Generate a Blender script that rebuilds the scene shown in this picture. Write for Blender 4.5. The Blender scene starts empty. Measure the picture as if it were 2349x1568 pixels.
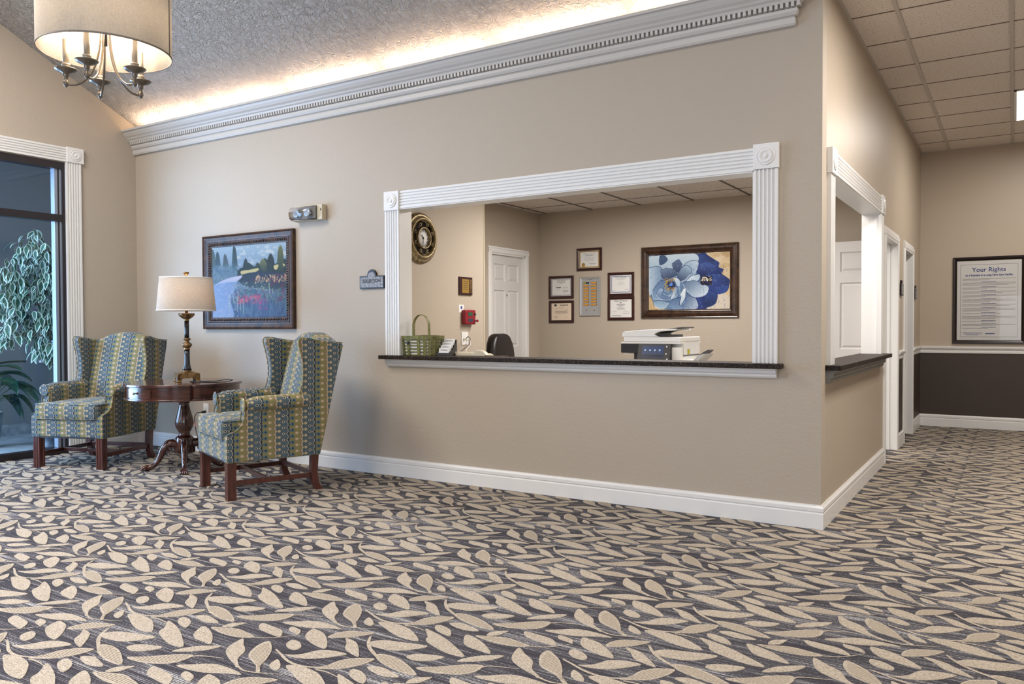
import bpy, math, random
import numpy as np
from mathutils import Vector, Matrix
sc=bpy.context.scene
COL=sc.collection
pi=math.pi
def lin(c):
    c=c/255.0
    return c/12.92 if c<=.04045 else ((c+.055)/1.055)**2.4
def rgb(r,g,b): return (lin(r),lin(g),lin(b),1.0)

# ------------------------------------------------------------------ camera, world, light, exposure
FPX=1828.482; YAW=0.56241; PITCH=-0.02011; ROLL=-0.00354
CAMLOC=Vector((0.93046,-4.78658,1.171125))
Fv=Vector((-math.sin(YAW)*math.cos(PITCH),math.cos(YAW)*math.cos(PITCH),math.sin(PITCH)))
Rv=Vector((math.cos(YAW),math.sin(YAW),0)); Uv=Rv.cross(Fv)
R2=Rv*math.cos(ROLL)+Uv*math.sin(ROLL); U2=-Rv*math.sin(ROLL)+Uv*math.cos(ROLL)
cam=bpy.data.cameras.new('camera'); co=bpy.data.objects.new('camera',cam); COL.objects.link(co)
M=Matrix((R2,U2,-Fv)).transposed().to_4x4(); M.translation=CAMLOC; co.matrix_world=M
cam.sensor_width=36; cam.lens=FPX*36/2349; cam.clip_start=.05; cam.clip_end=200
sc.camera=co
w=bpy.data.worlds.new('world'); sc.world=w; w.use_nodes=True
w.node_tree.nodes['Background'].inputs[0].default_value=rgb(150,190,235)
w.node_tree.nodes['Background'].inputs[1].default_value=1.6
vs=sc.view_settings
vs.view_transform='Standard'; vs.look='None'; vs.gamma=1; vs.use_curve_mapping=False
vs.exposure=0.06
cy=sc.cycles
cy.use_denoising=True; cy.max_bounces=8; cy.diffuse_bounces=5; cy.glossy_bounces=3; cy.transmission_bounces=4
cy.transparent_max_bounces=8; cy.caustics_reflective=False; cy.caustics_refractive=False
cy.sample_clamp_indirect=6; cy.blur_glossy=1.0
def area(name,loc,rot,sx,sy,power,col,spread=180):
    l=bpy.data.lights.new(name,'AREA'); l.shape='RECTANGLE'; l.size=sx; l.size_y=sy; l.energy=power; l.color=col[:3]; l.spread=math.radians(spread)
    o=bpy.data.objects.new(name,l); COL.objects.link(o); o.location=loc; o.rotation_euler=[math.radians(a) for a in rot]; return o
def point(name,loc,power,col,r=.03):
    l=bpy.data.lights.new(name,'POINT'); l.energy=power; l.color=col[:3]; l.shadow_soft_size=r
    o=bpy.data.objects.new(name,l); COL.objects.link(o); o.location=loc; return o
DAY=rgb(228,238,255); SKYB=rgb(196,220,255); WARM=rgb(255,205,150); TROF=rgb(255,247,240); NEUT=rgb(255,248,242)
# daylight through the lobby's windows behind the camera, and an added hall fill
area('daylight_south_window',(-3.4,-8.9,1.6),(90,0,10),4.0,2.4,125,DAY)
area('low_daylight_beam_through_south_window',(-2.9,-8.6,2.35),(63,0,-8),6.2,.7,60,rgb(236,240,250),24)
area('added_hall_fill',(1.7,-8.9,1.3),(99,0,0),2.2,1.8,70,DAY)  # added fill that lifts the hall ceiling, standing for no known window
# daylight reaching the entrance vestibule from its glazed south end
area('daylight_vestibule',(-7.6,-4.9,1.6),(90,0,0),2.0,2.4,260,SKYB)
area('daylight_vestibule_entry',(-8.15,-3.1,1.5),(90,0,-90),2.6,2.6,330,SKYB)
# ceiling troffers, some with a fixture modelled further down
TROFFERS=[(1.205,3.85),(1.205,0.2),(1.205,-2.85),(2.4,-6.0)]  # last pair unseen, added as general fill; the final one lacks a fixture
for i,(x,y) in enumerate(TROFFERS):
    area('troffer_lamp',(x,y,3.10),(0,0,0),.5,1.1,[38,74,20,20][i],TROF)
for x,y,e in ((-2.15,1.9,58),(-.95,1.6,34)): area('reception_troffer_lamp',(x,y,2.47),(0,0,0),1.1,.5,e,TROF)
area('added_lobby_fill',(-4.9,-3.0,4.1),(0,0,0),1.6,1.6,165,NEUT)  # added fill for the dim left side of the lobby, no fixture built
area('added_lobby_fill',(-2.0,-5.4,4.7),(0,-35,0),1.6,1.6,150,NEUT)  # further added lobby fill, likewise unseen and without a fixture

# ------------------------------------------------------------------ node helpers
class X:
    def __init__(s,nt,sock): s.nt=nt; s.s=sock
    def _m(s,op,*a,clamp=False):
        n=s.nt.nodes.new('ShaderNodeMath'); n.operation=op; n.use_clamp=clamp
        for i,v in enumerate((s,)+a):
            if isinstance(v,X): s.nt.links.new(v.s,n.inputs[i])
            else: n.inputs[i].default_value=v
        return X(s.nt,n.outputs[0])
    def __add__(s,o): return s._m('ADD',o)
    def __radd__(s,o): return s._m('ADD',o)
    def __sub__(s,o): return s._m('SUBTRACT',o)
    def __rsub__(s,o): return (s*-1.0)+o
    def __mul__(s,o): return s._m('MULTIPLY',o)
    def __rmul__(s,o): return s._m('MULTIPLY',o)
    def __truediv__(s,o): return s._m('DIVIDE',o)
    def abs(s): return s._m('ABSOLUTE')
    def min(s,o): return s._m('MINIMUM',o)
    def max(s,o): return s._m('MAXIMUM',o)
    def sqrt(s): return s._m('SQRT')
    def pow(s,e): return s._m('POWER',e)
    def wrap(s,lo,hi):
        return s._m('WRAP',hi,lo)
    def gt(s,o): return s._m('GREATER_THAN',o)
    def lt(s,o): return s._m('LESS_THAN',o)
    def step(s,a,b):   # smooth 0..1 between a and b
        n=s.nt.nodes.new('ShaderNodeMapRange'); n.clamp=True
        s.nt.links.new(s.s,n.inputs[0]); n.inputs[1].default_value=a; n.inputs[2].default_value=b
        return X(s.nt,n.outputs[0])
def mixc(nt,f,a,b,mode='MIX'):
    n=nt.nodes.new('ShaderNodeMix'); n.data_type='RGBA'; n.blend_type=mode
    def put(i,v):
        if isinstance(v,X): nt.links.new(v.s,n.inputs[i])
        else: n.inputs[i].default_value=v
    put(0,f); put(6,a); put(7,b)
    return X(nt,n.outputs[2])
def coord(nt,kind='Object'):
    n=nt.nodes.new('ShaderNodeTexCoord'); return X(nt,n.outputs[kind])
def mapping(nt,v,scale=(1,1,1),rot=(0,0,0)):
    n=nt.nodes.new('ShaderNodeMapping'); nt.links.new(v.s,n.inputs[0]); n.inputs['Scale'].default_value=scale; n.inputs['Rotation'].default_value=rot
    return X(nt,n.outputs[0])
def noise(nt,v,scale,detail=3,rough=.5,dist=0):
    n=nt.nodes.new('ShaderNodeTexNoise'); nt.links.new(v.s,n.inputs['Vector']); n.inputs['Scale'].default_value=scale
    n.inputs['Detail'].default_value=detail; n.inputs['Roughness'].default_value=rough; n.inputs['Distortion'].default_value=dist
    return X(nt,n.outputs[0])
def ramp(nt,f,stops):
    n=nt.nodes.new('ShaderNodeValToRGB'); nt.links.new(f.s,n.inputs[0]); el=n.color_ramp.elements
    while len(el)<len(stops): el.new(.5)
    for e,(p,c) in zip(el,stops): e.position=p; e.color=c
    return X(nt,n.outputs[0])
def bump(nt,h,strength,dist):
    n=nt.nodes.new('ShaderNodeBump'); nt.links.new(h.s,n.inputs['Height']); n.inputs['Strength'].default_value=strength; n.inputs['Distance'].default_value=dist
    return n.outputs[0]
def mat(name,col,rough=.5,metal=0,spec=.5,fn=None,emis=None,estr=0,coat=0,sheen=0):
    m=bpy.data.materials.new(name); m.use_nodes=True; nt=m.node_tree; b=nt.nodes['Principled BSDF']
    b.inputs['Base Color'].default_value=col; b.inputs['Roughness'].default_value=rough; b.inputs['Metallic'].default_value=metal
    b.inputs['Specular IOR Level'].default_value=spec
    if coat: b.inputs['Coat Weight'].default_value=coat; b.inputs['Coat Roughness'].default_value=.12
    if sheen: b.inputs['Sheen Weight'].default_value=sheen
    if emis: b.inputs['Emission Color'].default_value=emis; b.inputs['Emission Strength'].default_value=estr
    if fn: fn(nt,b)
    return m
def noisy(c1,c2,scale,bs=0,bd=.002,detail=3,bscale=None,sc3=(1,1,1)):
    def f(nt,b):
        v=mapping(nt,coord(nt),sc3); n=noise(nt,v,scale,detail)
        nt.links.new(ramp(nt,n,[(.3,c1),(.7,c2)]).s,b.inputs['Base Color'])
        if bs:
            h=noise(nt,v,bscale or scale,detail); nt.links.new(bump(nt,h,bs,bd),b.inputs['Normal'])
    return f
def orange(scale=48,s=.55,d=.004):
    def f(nt,b):
        v=coord(nt); h=noise(nt,v,scale,3,.6); nt.links.new(bump(nt,h,s,d),b.inputs['Normal'])
    return f
# ------------------------------------------------------------------ materials
M_wall=mat('beige_wall_paint',rgb(181,170,155),.62,spec=.35,fn=orange())
M_hallw=mat('beige_hall_wall_paint',rgb(184,171,153),.42,spec=.45,fn=orange(60,.22,.002))
M_dark=mat('dark_brown_wall_paint',rgb(66,57,50),.5,spec=.4,fn=orange(60,.15,.002))
def crow(nt,b):
    v=coord(nt)
    n=nt.nodes.new('ShaderNodeTexNoise'); mv=mapping(nt,v,(1,1,1)); nt.links.new(mv.s,n.inputs['Vector']); n.inputs['Scale'].default_value=19; n.inputs['Detail'].default_value=4; n.inputs['Distortion'].default_value=1.6
    h=(X(nt,n.outputs[0])-.5).abs()*-3.0+1.0
    nt.links.new(bump(nt,h,1.0,.022),b.inputs['Normal'])
M_ceil=mat('textured_ceiling_paint',rgb(186,184,182),.8,spec=.3,fn=crow)
M_white=mat('white_trim_paint',rgb(230,230,228),.35,spec=.45)
M_crown=mat('crown_trim_paint',rgb(196,193,188),.4,spec=.4)
M_doorw=mat('white_door_paint',rgb(214,213,211),.4,spec=.4)
def tilef(nt,b):
    v=coord(nt); n=noise(nt,v,95,2,.7); n2=noise(nt,v,260,2,.6)
    c=ramp(nt,n,[(.33,rgb(140,130,122)),(.42,rgb(226,218,210))]); nt.links.new(c.s,b.inputs['Base Color'])
    nt.links.new(bump(nt,n,.6,.003),b.inputs['Normal'])
M_tile=mat('acoustic_ceiling_tile',rgb(180,168,155),.9,spec=.1,fn=tilef)
M_tee=mat('ceiling_grid_metal',rgb(190,184,176),.5)
M_reveal=mat('ceiling_grid_shadow_reveal',rgb(112,100,90),.7)
def granite(nt,b):
    v=coord(nt); n=noise(nt,v,120,4,.7); n2=noise(nt,v,45,3,.6)
    c=ramp(nt,n,[(.3,rgb(22,18,17)),(.56,rgb(52,44,40)),(.66,rgb(120,104,84)),(.72,rgb(170,160,150))])
    nt.links.new(mixc(nt,n2.step(.3,.6),rgb(26,21,20),c).s,b.inputs['Base Color'])
M_granite=mat('dark_speckled_granite',rgb(40,34,32),.5,spec=.15,fn=granite)
def wood(c1,c2,rough=.3,scale=(1,1,1),s=14):
    def f(nt,b):
        v=mapping(nt,coord(nt),scale); n=noise(nt,v,s,4,.6,.6)
        nt.links.new(ramp(nt,n,[(.3,c1),(.7,c2)]).s,b.inputs['Base Color'])
    return f
M_mahog=mat('polished_mahogany',rgb(80,36,26),.16,spec=.6,coat=.6,fn=wood(rgb(44,22,18),rgb(88,46,34),scale=(1,1,4),s=7))
M_chairleg=mat('dark_reddish_wood',rgb(70,34,28),.28,spec=.5,coat=.3,fn=wood(rgb(58,28,24),rgb(96,50,40),scale=(6,6,1),s=8))
M_frame1=mat('dark_antiqued_frame_wood',rgb(60,44,36),.42,spec=.4,fn=wood(rgb(34,24,22),rgb(84,58,42),scale=(1,1,1),s=16))
M_frame2=mat('walnut_frame_wood',rgb(56,36,24),.25,spec=.5,coat=.3,fn=wood(rgb(36,24,18),rgb(76,52,36),s=12))
M_frame3=mat('dark_cherry_frame_wood',rgb(52,24,22),.3,spec=.5,fn=wood(rgb(38,16,16),rgb(66,32,28),s=20))
M_frame4=mat('black_brown_frame_wood',rgb(28,17,14),.3,spec=.4)
M_black=mat('black_plastic',rgb(28,27,29),.4)
M_bronze=mat('dark_bronze_window_frame',rgb(34,28,32),.35,spec=.5)
M_alu=mat('brushed_aluminium',rgb(150,160,176),.3,metal=.5)
M_pewter=mat('brushed_pewter_metal',rgb(120,114,106),.32,metal=.85)
M_candle=mat('candle_sleeve_metal',rgb(196,186,168),.4,metal=.3)
M_gold=mat('antique_gold_metal',rgb(140,110,74),.36,metal=.7,fn=noisy(rgb(96,72,46),rgb(168,138,96),30))
M_clock=mat('antique_brass_clock_metal',rgb(140,124,92),.4,metal=.6,fn=noisy(rgb(104,92,68),rgb(166,148,112),40))
M_lampblk=mat('black_lacquer',rgb(26,28,36),.2,spec=.6)
M_paper=mat('white_paper',rgb(222,222,220),.6)
M_cream=mat('cream_paper',rgb(226,208,186),.6)
M_ink=mat('grey_ink',rgb(120,120,126),.7)
M_inkd=mat('dark_ink',rgb(40,40,44),.7)
M_inkb=mat('blue_ink',rgb(52,74,140),.7)
M_plw=mat('white_plastic',rgb(226,226,224),.35)
M_plc=mat('cream_plastic',rgb(206,196,172),.4)
M_red=mat('red_plastic',rgb(136,26,40),.35)
M_green=mat('green_woven_splint',rgb(106,108,58),.6,fn=noisy(rgb(84,92,52),rgb(138,134,78),40))
M_leather=mat('black_leather',rgb(20,13,12),.4,spec=.5)
M_seal=mat('gold_foil_seal',rgb(176,142,70),.35,metal=.5)
M_silver=mat('silver_metal_panel',rgb(178,180,182),.35,metal=.4)
M_amber=mat('amber_lamp_window',rgb(196,140,52),.35,emis=rgb(255,170,60),estr=.15)
M_slate=mat('slate_sign_face',rgb(120,122,126),.5,fn=noisy(rgb(80,80,84),rgb(168,170,174),60))
M_vwall=mat('grey_vestibule_plaster',rgb(126,128,130),.8,fn=orange(40,.2,.002))
M_vfloor=mat('pale_grey_vestibule_floor',rgb(170,176,180),.35,fn=noisy(rgb(150,158,162),rgb(186,190,192),6))
M_potg=mat('grey_stone_planter',rgb(150,156,160),.7,fn=noisy(rgb(122,130,136),rgb(176,180,184),14))
M_potd=mat('dark_blue_grey_planter',rgb(52,60,74),.4)
M_soil=mat('dark_soil',rgb(48,38,32),.9)
M_bark=mat('brown_bark',rgb(78,66,58),.8)
M_stem=mat('green_stem',rgb(60,92,60),.5)
M_fleaf=mat('variegated_leaf_green',rgb(40,84,74),.4,fn=noisy(rgb(26,66,58),rgb(66,118,92),18))
M_fedge=mat('variegated_leaf_pale_margin',rgb(206,222,206),.45)
M_lily=mat('glossy_dark_green_leaf',rgb(20,62,48),.25,spec=.6,fn=noisy(rgb(12,44,36),rgb(36,86,60),10))
M_screen=mat('lit_touch_screen',rgb(44,56,82),.2,emis=rgb(70,104,170),estr=.12)
M_screen2=mat('dark_touch_screen_bar',rgb(38,44,60),.2,emis=rgb(40,56,92),estr=.08)
M_icon=mat('lit_screen_icon',rgb(150,180,220),.3,emis=rgb(150,190,240),estr=.25)
M_lcd=mat('green_display',rgb(52,84,58),.3)
M_steelb=mat('charcoal_plastic',rgb(64,64,66),.4)
M_orange=mat('yellow_tag',rgb(180,170,50),.5)
M_pink=mat('pink_tag',rgb(214,150,140),.6)
M_troff=mat('lit_troffer_diffuser',rgb(240,240,240),.4,emis=rgb(255,248,238),estr=1.6)
M_cove=mat('lit_cove_tube',rgb(255,230,190),.4,emis=rgb(255,214,160),estr=14)
M_bulb=mat('lit_candle_bulb',rgb(255,240,210),.3,emis=rgb(255,220,170),estr=7)
M_bulbw=mat('lamp_bulb',rgb(255,240,210),.3,emis=rgb(255,220,170),estr=5)
def shade_mat(name,c,tw,weave=240):
    m=bpy.data.materials.new(name); m.use_nodes=True; nt=m.node_tree; nt.nodes.clear()
    o=nt.nodes.new('ShaderNodeOutputMaterial'); d=nt.nodes.new('ShaderNodeBsdfDiffuse'); t=nt.nodes.new('ShaderNodeBsdfTranslucent'); mx=nt.nodes.new('ShaderNodeMixShader')
    v=coord(nt); a=noise(nt,mapping(nt,v,(1,1,12)),weave/6,2); b2=noise(nt,mapping(nt,v,(10,10,1)),weave/6,2)
    c2=tuple(x*.84 for x in c[:3])+(1,)
    cc=mixc(nt,((a+b2)*.5).step(.4,.6),c2,c)
    nt.links.new(cc.s,d.inputs[0]); nt.links.new(cc.s,t.inputs[0]); mx.inputs[0].default_value=tw
    nt.links.new(d.outputs[0],mx.inputs[1]); nt.links.new(t.outputs[0],mx.inputs[2]); nt.links.new(mx.outputs[0],o.inputs[0]); return m
M_shade=shade_mat('linen_drum_shade_fabric',rgb(216,211,202),.40)
M_shade2=shade_mat('linen_lamp_shade_fabric',rgb(224,216,206),.42)
M_shrim=mat('shade_trim_fabric',rgb(128,122,116),.7)
def glass_mat(name,col,refl):
    m=bpy.data.materials.new(name); m.use_nodes=True; nt=m.node_tree; nt.nodes.clear()
    o=nt.nodes.new('ShaderNodeOutputMaterial'); t=nt.nodes.new('ShaderNodeBsdfTransparent'); g=nt.nodes.new('ShaderNodeBsdfGlossy'); mx=nt.nodes.new('ShaderNodeMixShader'); fr=nt.nodes.new('ShaderNodeLayerWeight')
    fr.inputs[0].default_value=.5; t.inputs[0].default_value=col; g.inputs['Roughness'].default_value=.02
    f=(X(nt,fr.outputs['Facing']).pow(5.0)*.7+.045)*refl; f=f.min(1.0); nt.links.new(f.s,mx.inputs[0]); nt.links.new(t.outputs[0],mx.inputs[1]); nt.links.new(g.outputs[0],mx.inputs[2]); nt.links.new(mx.outputs[0],o.inputs[0]); return m
M_glass=glass_mat('clear_window_glass',rgb(232,242,248),.8)
M_acryl=glass_mat('clear_acrylic',rgb(222,228,234),1.6)
M_lens=glass_mat('clear_ribbed_lens',rgb(226,226,226),1.6)
M_pglass=glass_mat('picture_glass',rgb(250,250,250),.2)

# carpet ground: charcoal loop pile with pale flecks in long streaks
def rows(nt,v,pitch):
    g=nt.nodes.new('ShaderNodeSeparateXYZ'); nt.links.new(v.s,g.inputs[0]); y=X(nt,g.outputs[1])
    return ((y*(1/pitch)).wrap(0,1)-.5).abs()*2.0
def carpet(nt,b):
    v=coord(nt); s1=noise(nt,mapping(nt,v,(3,70,1)),1,3,.6); s2=noise(nt,mapping(nt,v,(110,420,1)),1,2,.6); s3=noise(nt,mapping(nt,v,(1.2,14,1)),1,2,.5)
    t=rows(nt,v,.0085)
    f=s1*.42+s2*.38+(s3-.5)*.3+t*.11
    nt.links.new(ramp(nt,f,[(.42,rgb(60,58,63)),(.49,rgb(88,86,91)),(.535,rgb(128,126,128)),(.59,rgb(196,195,193))]).s,b.inputs['Base Color'])
    nt.links.new(bump(nt,s2+t*.5,.7,.004),b.inputs['Normal'])
M_carpet=mat('charcoal_loop_carpet',rgb(90,88,92),.95,spec=.1,fn=carpet)
def pile(nt,b):
    v=coord(nt); n=noise(nt,v,210,3,.7); nt.links.new(ramp(nt,n,[(.35,rgb(150,137,120)),(.6,rgb(206,194,176))]).s,b.inputs['Base Color'])
    n2=noise(nt,v,60,3,.6); nt.links.new(bump(nt,n+n2,1.0,.006),b.inputs['Normal'])
M_pile=mat('beige_cut_pile',rgb(196,178,152),.95,spec=.1,fn=pile)
def pile2(nt,b):
    v=coord(nt); n=noise(nt,mapping(nt,v,(90,260,1)),1,2,.6)*.45+rows(nt,v,.0078)*.55
    nt.links.new(ramp(nt,n,[(.30,rgb(92,82,72)),(.52,rgb(182,170,152))]).s,b.inputs['Base Color'])
M_pile2=mat('brown_ribbed_pile',rgb(150,132,110),.95,spec=.1,fn=pile2)

# upholstery: vertical bands of blue and olive with looping outlines
def fabric(nt,b):
    g=nt.nodes.new('ShaderNodeSeparateXYZ'); nt.links.new(coord(nt,'Object').s,g.inputs[0])
    gn=nt.nodes.new('ShaderNodeSeparateXYZ'); nt.links.new(coord(nt,'Normal').s,gn.inputs[0])
    x,y,z=[X(nt,g.outputs[i]) for i in range(3)]; nx,ny,nz=[X(nt,gn.outputs[i]).abs() for i in range(3)]
    sx=nx.gt(ny.max(nz*.9)); sz=nz.gt(ny.max(nx)*1.15)
    u=x+(y-x)*sx; v=z+(y-z)*sz*(1.0-sx)
    k=786/.192
    U=(u*k).wrap(0,786); V=(v*(178/.0425)).wrap(-89,89)       # V=0 : loop rows ; |V|=89 : keyhole rows
    A=U.lt(393)                                                # section A blue, B olive
    h=U.wrap(0,393); av=V.abs(); ak=89.0-av                    # ak distance from the keyhole row
    edge=(av*(1/89)).pow(3)*48.0+4.0
    circ=(((h-102)*(h-102))+ak*ak).sqrt()-46.0
    neck=(ak-13.0).max(h-102)
    K=(h-edge).min(circ).min(neck)
    ring=(((h-224)*(h-224))*.75+av*av).sqrt()-33.0
    neck2=(av-7.0).max(h-272.0).max(224.0-h)
    L=ring.min(neck2)
    arc=(((h-264)*(h-264))+ak*ak).sqrt()-101.0
    AC=arc.abs().max((266.0-h))                                # thin bulging line
    right=arc.gt(0)*h.gt(266)
    def pick(a,bb): return mixc(nt,A,bb,a)
    base=pick(rgb(80,100,112),rgb(134,129,84))
    band=pick(rgb(40,45,56),rgb(180,164,140))
    c=mixc(nt,right,base,band)
    # arc line
    c=mixc(nt,AC.lt(12),c,pick(rgb(38,42,50),rgb(170,152,124)))
    c=mixc(nt,AC.lt(6.5),c,pick(rgb(206,200,182),rgb(92,74,74)))
    # loops
    c=mixc(nt,L.lt(10),c,pick(rgb(38,42,50),rgb(184,168,142)))
    c=mixc(nt,L.lt(3),c,pick(rgb(210,204,186),rgb(176,150,132)))
    c=mixc(nt,ring.lt(-10),c,pick(rgb(30,33,40),rgb(206,190,166)))
    # keyholes
    c=mixc(nt,K.lt(9)*h.lt(160),c,pick(rgb(52,64,78),rgb(44,56,70)))
    c=mixc(nt,K.lt(2),c,pick(rgb(160,152,118),rgb(92,132,158)))
    deep=K.lt(-16).max(circ.lt(-20))
    c=mixc(nt,deep,c,pick(rgb(192,176,150),rgb(38,44,56)))
    n=noise(nt,coord(nt,'Object'),700,2)
    c=mixc(nt,n*.35,c,rgb(60,60,55),'MIX')
    nt.links.new(c.s,b.inputs['Base Color'])
    nt.links.new(bump(nt,n,.25,.001),b.inputs['Normal'])
M_fabric=mat('patterned_blue_and_olive_upholstery',rgb(110,116,100),.8,spec=.2,sheen=.15,fn=fabric)
# ------------------------------------------------------------------ mesh helpers
class MB:
    def __init__(s): s.v=[]; s.f=[]; s.m=[]; s.sm=[]
    def add(s,vs,fs,mi=0,smooth=False):
        o=len(s.v); s.v+= [tuple(p) for p in vs]
        for f in fs: s.f.append(tuple(i+o for i in f)); s.m.append(mi); s.sm.append(smooth)
        return s
    def box(s,x0,x1,y0,y1,z0,z1,mi=0):
        vs=[(x,y,z) for x in (x0,x1) for y in (y0,y1) for z in (z0,z1)]
        return s.add(vs,[(0,1,3,2),(4,6,7,5),(0,4,5,1),(2,3,7,6),(0,2,6,4),(1,5,7,3)],mi)
    def prism(s,pts,axes,t0,t1,mi=0,smooth=False,org=(0,0,0)):
        # pts (a,b) on axes[0],axes[1]; extruded along axes[2] from t0 to t1
        A,B,C=[Vector(a) for a in axes]; O=Vector(org); n=len(pts)
        vs=[O+A*p[0]+B*p[1]+C*t0 for p in pts]+[O+A*p[0]+B*p[1]+C*t1 for p in pts]
        fs=[(i,(i+1)%n,(i+1)%n+n,i+n) for i in range(n)]
        s.add(vs,fs,mi,smooth)
        o=len(s.v)-2*n
        s.f+= [tuple(range(o+n-1,o-1,-1)),tuple(range(o+n,o+2*n))]; s.m+=[mi,mi]; s.sm+=[False,False]
        return s
    def lathe(s,prof,seg=24,c=(0,0,0),mi=0,ax='z',flute=None,caps=True):
        vs=[];n=len(prof)
        for r,z in prof:
            for k in range(seg):
                a=2*pi*k/seg; rr=r*(1+(flute(r,z,a) if flute else 0)); p=(rr*math.cos(a),rr*math.sin(a),z)
                if ax=='y': p=(p[0],-p[2],p[1])
                if ax=='x': p=(p[2],p[0],p[1])
                vs.append((p[0]+c[0],p[1]+c[1],p[2]+c[2]))
        fs=[(j*seg+k,j*seg+(k+1)%seg,(j+1)*seg+(k+1)%seg,(j+1)*seg+k) for j in range(n-1) for k in range(seg)]
        s.add(vs,fs,mi,True)
        if caps:
            o=len(s.v)-len(vs)
            s.f+=[tuple(o+k for k in range(seg-1,-1,-1)),tuple(o+(n-1)*seg+k for k in range(seg))]; s.m+=[mi,mi]; s.sm+=[False,False]
        return s
    def tube(s,pts,r,seg=8,mi=0,closed=False):
        P=[Vector(p) for p in pts]; n=len(P); rs=r if isinstance(r,(list,tuple)) else [r]*n
        vs=[];up=None
        for i in range(n):
            a=P[(i-1)%n] if (closed or i>0) else P[i]; b=P[(i+1)%n] if (closed or i<n-1) else P[i]
            t=(b-a).normalized()
            if up is None: up=Vector((0,0,1)) if abs(t.z)<.9 else Vector((1,0,0))
            q=(up-t*up.dot(t)).normalized(); up=q; w_=t.cross(q)
            for k in range(seg):
                an=2*pi*k/seg; vs.append(P[i]+(q*math.cos(an)+w_*math.sin(an))*rs[i])
        m=n if closed else n-1
        fs=[(j*seg+k,j*seg+(k+1)%seg,((j+1)%n)*seg+(k+1)%seg,((j+1)%n)*seg+k) for j in range(m) for k in range(seg)]
        s.add(vs,fs,mi,True)
        if not closed:
            o=len(s.v)-len(vs); s.f+=[tuple(o+k for k in range(seg-1,-1,-1)),tuple(o+(n-1)*seg+k for k in range(seg))]; s.m+=[mi,mi]; s.sm+=[False,False]
        return s
    def ribbon(s,pts,wv,th,mi=0):
        # flat strap: pts path, wv half-width vector(s), th thickness normal computed
        P=[Vector(p) for p in pts]; W_=Vector(wv); n=len(P); vs=[]
        for i in range(n):
            t=(P[min(i+1,n-1)]-P[max(i-1,0)]).normalized(); N=t.cross(W_.normalized())*th/2
            vs+=[P[i]-W_-N,P[i]+W_-N,P[i]+W_+N,P[i]-W_+N]
        fs=[(4*j+k,4*j+(k+1)%4,4*j+4+(k+1)%4,4*j+4+k) for j in range(n-1) for k in range(4)]+[(3,2,1,0),(4*n-4,4*n-3,4*n-2,4*n-1)]
        return s.add(vs,fs,mi)
    def rbox(s,x0,x1,y0,y1,z0,z1,r,n=3,mi=0,puff=(0,0,0),seg=8,fn=None):
        # rounded, optionally puffed box
        C=Vector(((x0+x1)/2,(y0+y1)/2,(z0+z1)/2)); H=Vector(((x1-x0)/2,(y1-y0)/2,(z1-z0)/2))
        idx={};vs=[];fs=[]
        def lat(h):
            a=[-h+r*(1-math.cos(pi/2*i/n)) if False else -h+r*i/n for i in range(n)]
            b=[-h+r+(2*h-2*r)*i/seg for i in range(seg+1)]
            return a+b+[h-r+r*(i+1)/n for i in range(n)]
        L_=[lat(h) for h in H]; N=[len(l)-1 for l in L_]
        def vid(i,j,k):
            if (i,j,k) not in idx:
                p=Vector((L_[0][i],L_[1][j],L_[2][k])); q=Vector([max(-h+r,min(h-r,c)) for c,h in zip(p,H)]); d=p-q
                p2=q+d.normalized()*r if d.length>1e-9 else q
                e=Vector([1-(c/h)**2 for c,h in zip(p2,H)])
                p2=p2+Vector((puff[0]*math.copysign(1,p2.x)*max(e.y,0)*max(e.z,0) if abs(p2.x)>H.x*.55 else 0,
                              puff[1]*math.copysign(1,p2.y)*max(e.x,0)*max(e.z,0) if abs(p2.y)>H.y*.55 else 0,
                              puff[2]*math.copysign(1,p2.z)*max(e.x,0)*max(e.y,0) if abs(p2.z)>H.z*.3 else 0))
                p2=p2+C
                if fn: p2=fn(p2)
                idx[(i,j,k)]=len(vs); vs.append(p2)
            return idx[(i,j,k)]
        for i in range(N[0]):
            for j in range(N[1]):
                fs.append((vid(i,j,0),vid(i,j+1,0),vid(i+1,j+1,0),vid(i+1,j,0))); fs.append((vid(i,j,N[2]),vid(i+1,j,N[2]),vid(i+1,j+1,N[2]),vid(i,j+1,N[2])))
        for i in range(N[0]):
            for k in range(N[2]):
                fs.append((vid(i,0,k),vid(i+1,0,k),vid(i+1,0,k+1),vid(i,0,k+1))); fs.append((vid(i,N[1],k),vid(i,N[1],k+1),vid(i+1,N[1],k+1),vid(i+1,N[1],k)))
        for j in range(N[1]):
            for k in range(N[2]):
                fs.append((vid(0,j,k),vid(0,j,k+1),vid(0,j+1,k+1),vid(0,j+1,k))); fs.append((vid(N[0],j,k),vid(N[0],j+1,k),vid(N[0],j+1,k+1),vid(N[0],j,k+1)))
        return s.add(vs,fs,mi,True)
    def xf(s,M_):
        s.v=[tuple(M_@Vector(p)) for p in s.v]; return s
    def mesh(s,name,mats):
        me=bpy.data.meshes.new(name); me.from_pydata(s.v,[],s.f)
        for m_ in (mats if isinstance(mats,(list,tuple)) else [mats]): me.materials.append(m_)
        me.polygons.foreach_set('material_index',s.m); me.polygons.foreach_set('use_smooth',s.sm); me.update(); return me
    def build(s,name,mats,parent=None,bevel=0,seg=2,loc=None,label=None):
        me=s.mesh(name,mats); o=bpy.data.objects.new(name,me); COL.objects.link(o)
        if parent is not None: o.parent=parent
        if loc is not None: o.location=loc
        if bevel:
            b=o.modifiers.new('bevel','BEVEL'); b.width=bevel; b.segments=seg; b.limit_method='ANGLE'; b.angle_limit=math.radians(40)
            me.polygons.foreach_set('use_smooth',[True]*len(me.polygons))
            b.harden_normals=True
        if label: o['label']=label
        return o
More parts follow.
